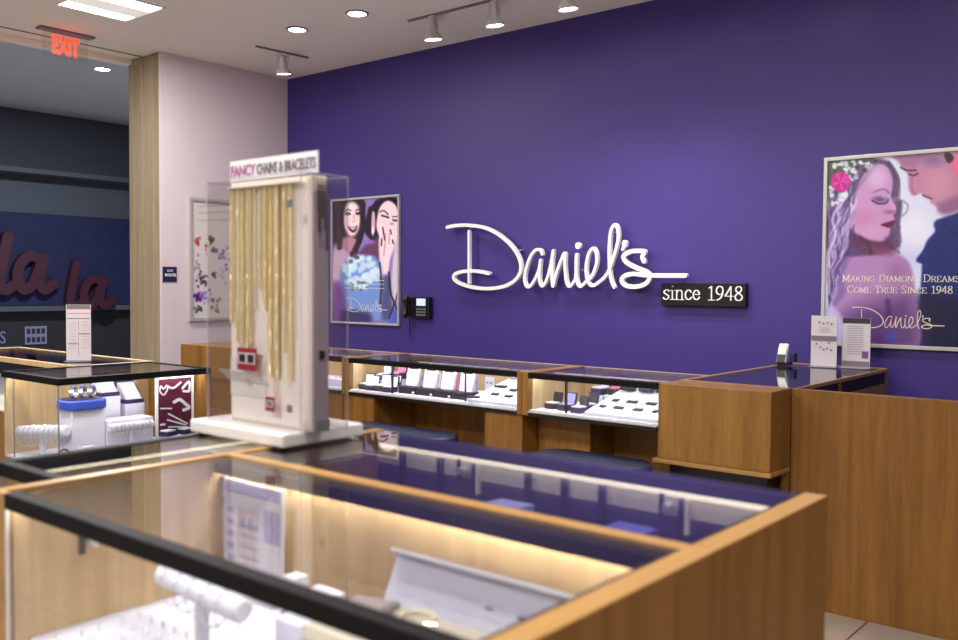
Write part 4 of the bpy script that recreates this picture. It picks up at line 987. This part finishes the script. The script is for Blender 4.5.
def ringbox(label, x, y, z, rz=0, w=.055, m='text_dark', ins='pad', group=None, open_a=100, li_m=None):
    t = thing('jewellery_box', label, 'jewellery box', (x, y, z), rz, group); Wm = WM[t.name]
    def loc(mb): mb.v = [tuple(Wm @ Vector(p)) for p in mb.v]; return mb
    build('box_base', loc(B(-w/2, w/2, -w/2, w/2, .0005, w*.45)), m, t, bevel=.002)
    b_ = MB(); b_.box(-w/2+.004, w/2-.004, -w/2+.004, w/2-.004, w*.45, w*.56); build('cushion', loc(b_), ins, t, bevel=.002)
    a = radians(open_a-90); l_ = MB().obox((0, w/2+.004+sin(a)*w*.42, w*.45+cos(a)*w*.46), (w, .010, w*.92), rx=-a); build('lid', loc(l_), m, t, bevel=.002)
    l_ = MB().obox((0, w/2-.003+sin(a)*w*.42, w*.45+cos(a)*w*.46), (w*.82, .004, w*.76), rx=-a); li = build('lid_lining', loc(l_), li_m or ins, t)
    g_ = MB().tube([(.010*cos(q*pi/8), -.004, w*.62+.011*sin(q*pi/8)) for q in range(16)], .0016, 5, True); build('ring', loc(g_), 'silver', t)
    return t
def cardbase(label, x, y, z, w, h, lean, group=None, kn=True, rz=0, bh=.046):
    t = thing('earring_card_stand', label, 'jewellery stand', (x, y, z), rz, group); Wm = WM[t.name]
    def loc(mb): mb.v = [tuple(Wm @ Vector(p)) for p in mb.v]; return mb
    build('base', loc(B(-w/2, w/2, -.045, .05, .0005, bh)), 'dark_slot', t, bevel=.003)
    build('card', loc(MB().obox((0, .01+sin(lean)*h/2, .0+bh+cos(lean)*h/2), (w*.74, .012, h), rx=-lean)), 'pad', t, bevel=.003)
    build('clip', loc(MB().obox((0, .004+sin(lean)*h, bh+cos(lean)*h-.012), (w*.5, .014, .012), rx=-lean)), 'text_dark', t)
    build('side_roll', loc(MB().tube([(w*.42, .0, bh+.002), (w*.42, .02, bh+h*.75)], .010, 8)), 'lavgrey', t, smooth=True)
    if kn: build('knob', loc(MB().sphere((w*.5-.006, -.052, .012), .009, 8)), 'chrome', t, smooth=True)
    return t

# white card case, four card stands
WF = .8537
for k, (lab) in enumerate(['white jewellery card stand with black base, the one closest to the chain tower', 'second white jewellery card stand with black base in the lit case', 'third white jewellery card stand with black base in the lit case', 'white jewellery card stand with black base, next to the pale sloped pad']):
    cardbase(lab, -4.165+k*.155, 4.325, WF, .150, .128, radians(12), 'card stands on black bases')
# heap of open boxes and cards at its near end
k = 0
for (x, y, w, m__, ins, rz, z, lab) in [(-4.56, 4.30, .075, 'text_dark', 'pad', .2, 0, 'dark open jewellery box at the wooden post end of the case'), (-4.483, 4.275, .070, 'dark_purple', 'pad', -.1, 0, 'purple open jewellery box near the wooden post end of the case'),
                           (-4.395, 4.29, .08, 'text_dark', 'pad', .15, 0, 'black open jewellery box third from the wooden post end'), (-4.31, 4.275, .075, 'dark_purple', 'pad', 0, 0, 'purple open jewellery box beside the black card stands'),
                           (-4.50, 4.42, .085, 'mauve', 'pad', .3, .055, 'mauve open box in the second row behind the open boxes'), (-4.39, 4.43, .085, 'dark_purple', 'pink', .1, .07, 'open box with pink lining in the second row of the case')]:
    if z: blockt('white riser under the ' + lab.split(' in ')[0], x-.05, x+.05, y-.05, y+.05, WF+.0003, WF+z)
    ringbox(lab, x, y, WF+z+.0002, rz, w, m__, ins)
for x, y, z, w, m__, ins, rz, lab in [(-4.572, 4.40, .03, .06, 'text_dark', 'pad', .5, 'small black open box against the post, raised behind the first row'), (-4.445, 4.365, .02, .055, 'text_dark', 'pink', -.3, 'small open box with pink lining between the first and second rows'), (-4.335, 4.365, .035, .06, 'text_dark', 'pad', .4, 'small black open box beside the first card stand, second row'), (-4.27, 4.46, .075, .06, 'dark_purple', 'pad', -.2, 'small purple open box behind the first card stand')]:
    blockt('little white plinth under the ' + lab.split(',')[0].split(' between')[0], x-.03, x+.03, y-.026, y+.026, WF+.0003, WF+z); ringbox(lab, x, y, WF+z+.0002, rz, w*.8, m__, ins)
for k, (x, y, h_, c) in enumerate([(-4.45, 4.56, .10, 'pad'), (-4.36, 4.55, .115, 'pink'), (-4.28, 4.545, .105, 'pad'), (-4.15, 4.56, .12, 'pad'), (-3.99, 4.57, .12, 'pink'), (-3.84, 4.57, .115, 'lavender'), (-3.70, 4.57, .12, 'pad')]):
    t = thing('earring_card', f'{["first","second","third","fourth","fifth","sixth","seventh"][k]} {"white" if c=="pad" else "pink" if c=="pink" else "lavender"} earring card in the back row, counted from the tower', 'earring card', (x, y, WF))
    build('card', MB().obox((x, y, WF+.001+h_/2), (.07, .012, h_)), c, t, bevel=.002)
    build('foot', B(x-.03, x+.03, y+.0065, y+.05, WF+.0003, WF+.006), 'white', t)
    m_ = MB(); m_.sphere((x-.014, y-.009, WF+h_*.7), .005, 6); m_.sphere((x+.014, y-.009, WF+h_*.7), .005, 6); build('earrings', m_, 'text_dark', t)
def slope(label, x0, x1, y0, y1, z0, za, zb, m='pad'):
    return tag(build('sloped_pad', MB().prism([(y0, z0+.0003), (y1, z0+.0003), (y1, zb), (y0, za)], lambda u, v, w: (x0+w, u, v), x1-x0), m, bevel=.002), label, 'display pad')
slope('white sloped display pad at the end of the white card case', -3.60, -3.215, 4.235, 4.70, WF, .872, .985)
slope('white sloped display pad in the case beside the hanging box', -2.76, -2.31, 4.235, 4.70, WF, .872, .985)
def onslope(x, v, za=.872, zb=.985, y0=4.235, y1=4.70): y = y0+(y1-y0)*v; return x, y, za+(zb-za)*v
sl = atan2(.985-.872, .465)
def darkbar(x, v, w, label, grp, m='text_dark', rz=0):
    x, y, z = onslope(x, v); t = thing('jewellery_strip', label, 'jewellery', (x, y, z), 0, grp)
    build('strip', MB().obox((x, y, z+.007), (w, .03, .008), rx=sl, rz=0), m, t, bevel=.002)
    m_ = MB()
    for k in range(3): m_.sphere((x-w*.3+k*w*.3, y, z+.0155), .0055, 6)
    build('stones', m_, 'chrome', t, smooth=True)
for x, v, w in ((-3.53, .50, .085), (-3.40, .42, .05), (-3.29, .42, .05), (-3.47, .22, .05), (-3.36, .20, .05)): darkbar(x, v, w, 'short dark strip of stones on the white pad beside the wooden post', 'dark strips on the pad by the wooden post')
for x, v, w in ((-2.68, .42, .035), (-2.575, .42, .06), (-2.455, .42, .06), (-2.70, .20, .035), (-2.60, .20, .055), (-2.48, .20, .055), (-2.375, .20, .025), (-2.35, .36, .03)): darkbar(x, v, w, 'short dark strip of stones on the white pad beside the hanging box', 'dark strips on the pad by the hanging box')
for k, (x, v, lab) in enumerate(((-3.555, .84, 'round silver ring display at the top of the white pad, beside the card stands'), (-3.41, .85, 'larger round silver ring display at the top of the white pad'))):
    x, y, z = onslope(x, v); t = thing('ring_display', lab, 'jewellery stand', (x, y, z))
    build('hoop', MB().tube([(x+.034*cos(q*pi/10), y, z+.036+.034*sin(q*pi/10)) for q in range(20)], .006, 8, True), 'lavgrey', t, smooth=True)
    build('disc', MB().lathe([(.0005, 0), (.022, 0), (.022, .008), (.0005, .009)], (x, y+.004, z+.036), 20, axis=(0, -1, 0)), 'pad', t)
x, y, z = onslope(-3.29, .70)
t = thing('flat_tray', 'mauve edged flat tray at the upper corner of the white pad by the post', 'tray', (x, y, z)); build('tray', MB().obox((x, y, z+.022), (.11, .10, .014), rx=sl), 'mauve', t, bevel=.002); build('liner', MB().obox((x, y-.002, z+.031), (.095, .085, .006), rx=sl), 'pad', t)
tag(build('watch_roll', MB().tube([(-3.60, 4.226, .885), (-3.50, 4.226, .893)], .008, 8), 'navy', smooth=True), 'thin dark blue bracelet lying at the front of the pale pad', 'bracelet')
# case beside the hanging box
for k, (x, y, w, m__, ins, lab) in enumerate([(-3.045, 4.34, .07, 'text_dark', 'pad', 'open black ring box, closest to the wooden post'), (-2.945, 4.33, .075, 'text_dark', 'lavender', 'open ring box with pale blue lining, second from the wooden post'),
                                (-2.855, 4.42, .075, 'dark_purple', 'pad', 'open dark ring box with white lining, third from the wooden post'), (-2.835, 4.295, .07, 'dark_purple', 'pad', 'open purple ring box, the one closest to the pad and fourth from the wooden post')]):
    ringbox(lab, x, y, WF+.0002, -.15, w*.98, m__, ins, open_a=104, li_m='text_dark' if k != 1 else 'lavender')
for k, (x, y, z, w, m__, ins, lab) in enumerate([(-2.90, 4.62, .07, .08, 'dark_purple', 'pad', 'open dark box in the back row, right behind the pale mullion'), (-2.80, 4.63, .075, .08, 'text_dark', 'pink', 'open box with pink lining in the back row behind the ring boxes')]):
    blockt(f'white riser under the {"first" if k == 0 else "second"} back row box beside the sloped pad', x-.05, x+.05 if k else x+.045, y-.05, y+.05, WF+.0003, WF+z)
    ringbox(lab, x, y, WF+z+.0002, -.2, w, m__, ins)
for k, (x, m__, lab) in enumerate(((-2.70, 'dark_slot', 'dark oval box at the back of the sloped pad'), (-2.58, 'navy', 'navy flat box at the back of the sloped pad'), (-2.47, 'text_dark', 'black open box at the back of the sloped pad'), (-2.355, 'mauve', 'mauve and white box at the back of the sloped pad, touching the wood'))):
    x, y, z = onslope(x, .80); t = thing('jewellery_box', lab, 'jewellery box', (x, y, z)); build('box_base', MB().obox((x, y, z+.020), (.085, .06, .022), rx=sl), m__, t, bevel=.003); build('cushion', MB().obox((x, y-.003, z+.034), (.07, .045, .008), rx=sl), 'pad' if k % 2 else 'lavgrey', t, bevel=.002)
# the bit of case seen beside the tower
blockt('white display block in the case glimpsed beside the chain tower', -4.93, -4.75, 4.26, 4.40, WF+.0003, .905)
t = thing('blue_card', 'blue glossy card standing in the case glimpsed beside the chain tower', 'card', (-4.81, 4.45, WF)); build('card', B(-4.87, -4.755, 4.445, 4.455, WF+.0003, 1.02), 'bluebox', t); build('print', B(-4.86, -4.765, 4.4435, 4.4445, .985, .995), 'white', t)
for k in range(4): tag(build('earring', MB().sphere((-4.90+k*.042, 4.29, .9125), .007, 6), 'pink' if k % 2 else 'silver', smooth=True), 'small round stud on the white block glimpsed beside the tower', 'earring', 'studs on the glimpsed white block')

# ring display counter
LD = .6003
rollstand('white padded bracelet bar at the glass corner of the ring counter', (-5.20, 2.285, .728), (-4.80, 2.335, .768), .036, LD, 'thin silver bracelet on the padded bar at the glass corner', 'bracelets on the corner bar', 8)
rollstand('white padded bracelet bar in front of the tall white blocks', (-4.735, 2.56, .765), (-4.735, 2.80, .765), .026, LD, 'thin silver bracelet on the padded bar before the white blocks', 'bracelets on the bar by the blocks', 9)
blockt('tall white block carrying the blue dish', -4.94, -4.79, 2.37, 2.555, LD, .875)
blockt('white block behind the second bracelet bar, lower than the blue dish block', -4.90, -4.78, 2.56, 2.84, LD, .80)
t = thing('watch_dish', 'blue round-ended dish holding rolled silver watches on a white block', 'dish', (-4.865, 2.463, .8752))
build('dish', MB().prism(rrect(-4.96, -4.765, 2.345, 2.575, .06), flat(.8753), .052), 'blue', t, bevel=.008, smooth=True)
build('dish_well', MB().prism(rrect(-4.94, -4.785, 2.365, 2.555, .045), flat(.9274), .004), 'navy', t)
for k in range(3):
    c = (-4.86+.008*k, 2.415+.048*k, .963); tw = thing('wrist_watch', f'silver wrist watch coiled on the blue dish, {["first","second","third"][k]} from the glass corner', 'watch', (c[0], c[1], .925))
    build('strap', MB().lathe([(.026, -.011), (.031, -.011), (.031, .011), (.026, .011), (.026, -.011)], c, 24, axis=(.75, .6, 0)), 'silver', tw, smooth=True)
    build('watch_face', MB().lathe([(.0005, 0), (.014, 0), (.014, .006), (.0005, .007)], (c[0], c[1], c[2]+.031), 16, axis=(.3, 0, 1)), 'blue', tw)
for k, (y, z, lab) in enumerate(((2.665, .915, 'white ring slope with dark edge standing higher, beside the blue dish'), (2.815, .862, 'white ring slope with dark edge standing lower, beside the maroon card'))):
    blockt(['tall white plinth under the higher ring slope', 'tall white plinth under the lower ring slope'][k], -5.06, -4.93, y-.06, y+.06, LD, z)
    t = thing('ring_slope', lab, 'jewellery stand', (-5.0, y, z+.0002))
    build('base', B(-5.055, -4.935, y-.058, y+.058, z+.0005, z+.024), 'dark_purple', t, bevel=.002)
    build('slope_pad', MB().prism([(-4.942, z+.0245), (-5.05, z+.0245), (-5.05, z+.115), (-5.035, z+.115)], lambda u, v, w: (u, y-.048+w, v), .096), 'pad', t)
    build('back_board', B(-5.062, -5.052, y-.058, y+.058, z+.025, z+.124), 'dark_purple', t, bevel=.002)
t = thing('menu_card', 'maroon jewellery picture card in a white frame at the end of the ring counter', 'card', (-4.755, 2.965, LD))
cy0, cy1, cz0, cz1 = 2.842, 3.088, .672, 1.024
m_ = MB(); fw = .014; m_.box(-4.765, -4.752, cy0, cy1, cz0, cz0+fw); m_.box(-4.765, -4.752, cy0, cy1, cz1-fw, cz1); m_.box(-4.765, -4.752, cy0, cy0+fw, cz0+fw, cz1-fw); m_.box(-4.765, -4.752, cy1-fw, cy1, cz0+fw, cz1-fw)
build('frame', m_, 'white', t); build('card', B(-4.765, -4.756, cy0+fw, cy1-fw, cz0+fw, cz1-fw), 'maroon', t); build('foot', B(-4.80, -4.748, cy0, cy1, LD, cz0-.0005), 'white', t)
to3 = side3(-4.7555, cy0, cz0); cw, ch = cy1-cy0, cz1-cz0; m_ = MB(); U = lambda x, y: ((x-155)/40*cw, (427-y)/60*ch)
for pts, w in (([(159,381),(163,385),(167,380),(166,376),(163,379),(160,376),(159,381)], .008), ([(166,376),(173,379),(181,374)], .010), ([(183,380),(190,374),(190,383),(184,383)], .014), ([(174,393),(180,391),(186,396),(190,400),(184,402)], .018), ([(168,404),(188,416)], .009), ([(167,410),(186,417)], .009), ([(168,417),(186,419)], .008), ([(171,399),(160,398)], .008), ([(160,414),(164,414)], .012), ([(160,420),(164,420)], .012)):
    P = [U(*q) for q in pts]; P = smooth_path(P, 4) if len(P) > 2 else [np.array(q) for q in P]; ribbon(m_, P, w, to3, .002)
build('picture_print', m_, 'pad', t)
blockt('long low white riser under the ring trays at the front glass', -4.745, -4.665, 2.85, 3.08, LD, .690)
blockt('low white riser below the blue dish block, at the front glass', -4.76, -4.67, 2.37, 2.475, LD, .655)
for k, (x, y, rz, m__, lab) in enumerate([(-4.72, 2.42, .15, 'pad', 'low white tray on the ring counter deck, below the blue dish block'), (-4.70, 2.885, .3, 'dark_purple', 'low dark box with white pad below the maroon card, beside the bracelet bar'), (-4.702, 3.00, .25, 'navy', 'low navy box with white pad below the far edge of the maroon card')]):
    LT = .6555 if k == 0 else .6905; t = thing('ring_tray', lab, 'tray', (x, y, LT)); build('tray', MB().obox((x, y, LT+.013), (.065, .085, .025), rz=rz), m__, t, bevel=.002); build('pad', MB().obox((x, y, LT+.029), (.052, .07, .006), rz=rz), 'pad', t)
t = thing('bangle_stand', 'small dark stand with a white bangle by the glass corner', 'jewellery stand', (-4.74, 2.30, LD)); build('base', B(-4.765, -4.715, 2.275, 2.325, LD+.0003, LD+.03), 'dark_purple', t, bevel=.003)
build('bangle', MB().tube([(-4.74, 2.30+.026*cos(q*pi/10), LD+.058+.026*sin(q*pi/10)) for q in range(20)], .005, 8, True), 'dark_purple', t, smooth=True)

# island bay closest to the viewer
ISLAND = True
ID = .7003
t = thing('ring_pad_tray', 'wide white tray dotted with small rings inside the closest counter bay', 'tray', (-1.93, 1.10, ID)); build('tray', B(-2.13, -1.86, .975, 1.245, ID, ID+.022), 'pad', t, bevel=.004)
pr = None
for i in range(5):
    for j in range(5):
        c = Vector((-2.10+i*.052+.01*(j % 2), 1.0+j*.052, ID+.0305))
        if pr is None:
            pr = build('ring', MB().tube([(c.x+.008*cos(q*pi/7), c.y, c.z+.008*sin(q*pi/7)) for q in range(14)], .0016, 5, True), 'silver', smooth=True); tag(pr, 'small silver ring on the wide white tray', 'ring', 'rings on the wide white tray'); lo = Vector(pr.location); c0 = c.copy()
        else:
            o = pr.copy(); COL.objects.link(o); o.location = lo+(c-c0)*(KS if ISLAND else 1); o.rotation_euler = (0, 0, random.uniform(-.5, .5))
rollstand('white padded bracelet bar under the thick black rail', (-1.88, 1.15, .895), (-1.56, 1.12, .895), .030, ID, 'thin silver bracelet on the padded bar under the black rail', 'bracelets under the black rail', 5)
blockt('white stepped block beside the padded bar, upper step', -1.54, -1.455, 1.19, 1.27, ID, .865)
blockt('white stepped block beside the padded bar, lower step', -1.545, -1.42, 1.055, 1.165, ID, .80)
blockt('mauve small box behind the padded bar', -1.70, -1.64, 1.33, 1.39, ID, .80, 'mauve', 'gift_box', 'box')
t = thing('necklace_bust', 'dark small necklace bust between the padded bar and the stepped block', 'jewellery stand', (-1.53, 1.34, ID)); build('bust', MB().lathe([(.035, 0), (.02, .02), (.012, .06), (.03, .11), (.026, .15), (.012, .17), (.0005, .172)], (-1.53, 1.34, ID+.0002), 16), 'text_dark', t, smooth=True)
build('necklace', MB().tube([(-1.53+.032*cos(q*pi/9), 1.34+.032*sin(q*pi/9), ID+.115-.012*cos(q*pi/9+.9)) for q in range(18)], .003, 6, True), 'silver', t, smooth=True)
t = thing('price_board', 'long white leaning price board with faint print at the back of the closest bay', 'display board', (-1.22, 1.50, ID))
def lean3(x0, y0, z0, a): return lambda u, v, w: (x0+u, y0+v*sin(a)-w*cos(a), z0+v*cos(a)+w*sin(a))
la_ = radians(26); L3 = lean3(-1.495, 1.415, .722, la_)
build('board', MB().prism([(0, 0), (.53, 0), (.53, .235), (0, .235)], L3, .006), 'pad', t)
L3b = lambda u, v, w: (lambda q: (q[0], q[1], q[2]))(L3(u, v, w+.0063))
build('top_ledge', MB().prism([(0, .235), (.53, .235), (.53, .243), (0, .243)], L3, .036), 'white', t)
m_ = MB()
for k in range(6):
    for r_ in range(5): m_.prism([(.03+k*.086, .05+r_*.032), (.078+k*.086, .05+r_*.032), (.078+k*.086, .056+r_*.032), (.03+k*.086, .056+r_*.032)], L3b, .0006)
build('print', m_, 'print_faint', t)
m_ = MB()
for k in range(3): m_.prism([(.285+k*.086, .17), (.305+k*.086, .17), (.305+k*.086, .176), (.285+k*.086, .176)], L3b, .0012)
build('bold_print', m_, 'text_grey', t)
build('prop', B(-1.48, -1.0, 1.390, 1.412, ID, .728), 'white', t)
blockt('beige fabric block in front of the long price board', -1.44, -1.09, 1.17, 1.385, ID, .885, 'beige_pad', bev=.02)
blockt('second beige fabric block beside the wooden end of the closest bay', -1.085, -.87, 1.12, 1.36, ID, .86, 'beige_pad', bev=.02)
t = thing('flat_tray', 'small grey tray on the beige fabric block', 'tray', (-1.375, 1.30, .8854)); build('tray', MB().obox((-1.375, 1.30, .892), (.11, .09, .012), rz=.3), 'grey', t, bevel=.002); build('liner', MB().obox((-1.375, 1.30, .900), (.09, .07, .004), rz=.3), 'lavgrey', t)
tag(build('bangle', MB().tube([(-1.26+.035*cos(q*pi/12), 1.33+.035*sin(q*pi/12), .890) for q in range(24)], .0045, 8, True), 'gold_pale', smooth=True), 'pale gold bangle lying on the beige fabric block', 'bangle')
tag(build('stone_brooch', MB().sphere((-1.24, 1.23, .8915), .012, 8, .5), 'chrome', smooth=True), 'small bright silver brooch on the beige fabric block', 'brooch')
blockt('small white block at the back of the closest bay, nearer the printed sign', -1.86, -1.81, 1.46, 1.51, ID, .82)
blockt('long low white block at the back of the closest bay', -1.76, -1.66, 1.45, 1.50, ID, .81)
t = thing('printed_sign', 'pale printed sign standing in the back corner of the closest bay', 'sign', (-2.07, 1.53, ID))
sx0, sx1 = -2.205, -1.94
build('sheet', B(sx0, sx1, 1.528, 1.534, ID+.004, 1.012), 'pad', t); build('header_print', B(sx0+.01, sx1-.01, 1.5268, 1.5279, .975, 1.005), 'lavender', t)
m_ = MB()
for k in range(6): m_.box(sx0+.02, sx0+.05, 1.5268, 1.5279, .75+k*.034, .765+k*.034)
for k in range(4): m_.box(sx0+.075, sx0+.16, 1.5268, 1.5279, .80+k*.03, .806+k*.03)
m_.box(sx1-.08, sx1-.012, 1.5268, 1.5279, .86, .95); build('print', m_, 'lavender', t)
build('foot', B(sx0, sx1, 1.490, 1.545, ID, ID+.0038), 'acrylic_edge', t); build('side_clip', B(sx0-.022, sx0-.001, 1.53, 1.55, .94, 1.012), 'grey', t)
# island bay behind the divider
for x0, x1, y0, y1, z1, m__, lab in ((-1.60, -1.48, 1.93, 2.03, .96, 'lavender', 'tall lavender box in the counter bay behind the divider, nearer the chain tower'), (-1.215, -1.10, 1.93, 2.03, .96, 'bluebox', 'tall blue violet box in the counter bay behind the divider'), (-1.29, -1.24, 1.90, 1.97, .90, 'white', 'slim white box beside the tall blue violet box')):
    blockt(lab, x0, x1, y0, y1, ID, z1, m__, 'gift_box', 'box')

ISLAND = False
# ------------------------------------------------------------------ light, world, camera
w = bpy.data.worlds.new('World'); SC.world = w; w.use_nodes = True
w.node_tree.nodes['Background'].inputs[0].default_value = (.75, .8, 1, 1); w.node_tree.nodes['Background'].inputs[1].default_value = .01
def area(x, y, z, sx, sy, e, col, rot=(0, 0, 0)):
    L = bpy.data.lights.new('panel_glow', 'AREA'); L.shape = 'RECTANGLE'; L.size = sx; L.size_y = sy; L.energy = e; L.color = col
    o = bpy.data.objects.new('panel_glow', L); COL.objects.link(o); o.location = (x, y, z); o.rotation_euler = rot; return o
for x, y in ((-6.7,3.645),(-4.3,1.3),(-1.9,1.3),(0.5,1.3),(-6.7,1.3),(-4.3,-1.1),(-1.9,-1.1),(0.5,-1.1)):
    area(x, y, ZC-.025, .54, .54, 58 if x < 0 else 34, (1, .97, .95))
def down(x, y, e):
    L = bpy.data.lights.new('downlight_beam', 'SPOT'); L.energy = e; L.spot_size = radians(125); L.spot_blend = 1; L.shadow_soft_size = .08; L.color = (1, .96, .92)
    o = bpy.data.objects.new('downlight_beam', L); COL.objects.link(o); o.location = (x, y, ZC-.03)
for x, e in ((-6.098, 18), (-5.373, 30), (-3.93, 80), (-3.2, 80), (-2.48, 60), (-1.75, 40), (-1.0, 25)): down(x, 4.955, e)
area(-12.55, 6.7, 4.57, .3, .3, 260, (.9, .95, 1))
cd = bpy.data.cameras.new('camera'); cam = bpy.data.objects.new('camera', cd); COL.objects.link(cam)
Rm = Matrix(((Rv[0], Uv[0], -Fv[0], 0), (Rv[1], Uv[1], -Fv[1], 0), (Rv[2], Uv[2], -Fv[2], H), (0, 0, 0, 1)))
cam.matrix_world = Rm
cd.sensor_width = 36; cd.sensor_fit = 'HORIZONTAL'; cd.lens = FPX*36/958; cd.clip_start = .05
cd.dof.use_dof = True; cd.dof.focus_distance = 7.4; cd.dof.aperture_fstop = 3.2
SC.camera = cam
SC.view_settings.view_transform = 'Standard'; SC.view_settings.look = 'None'; SC.view_settings.gamma = 1; SC.view_settings.use_curve_mapping = False
SC.view_settings.exposure = 0.14
SC.cycles.max_bounces = 10; SC.cycles.transparent_max_bounces = 24; SC.cycles.caustics_reflective = False; SC.cycles.caustics_refractive = False
SC.cycles.sample_clamp_indirect = 4
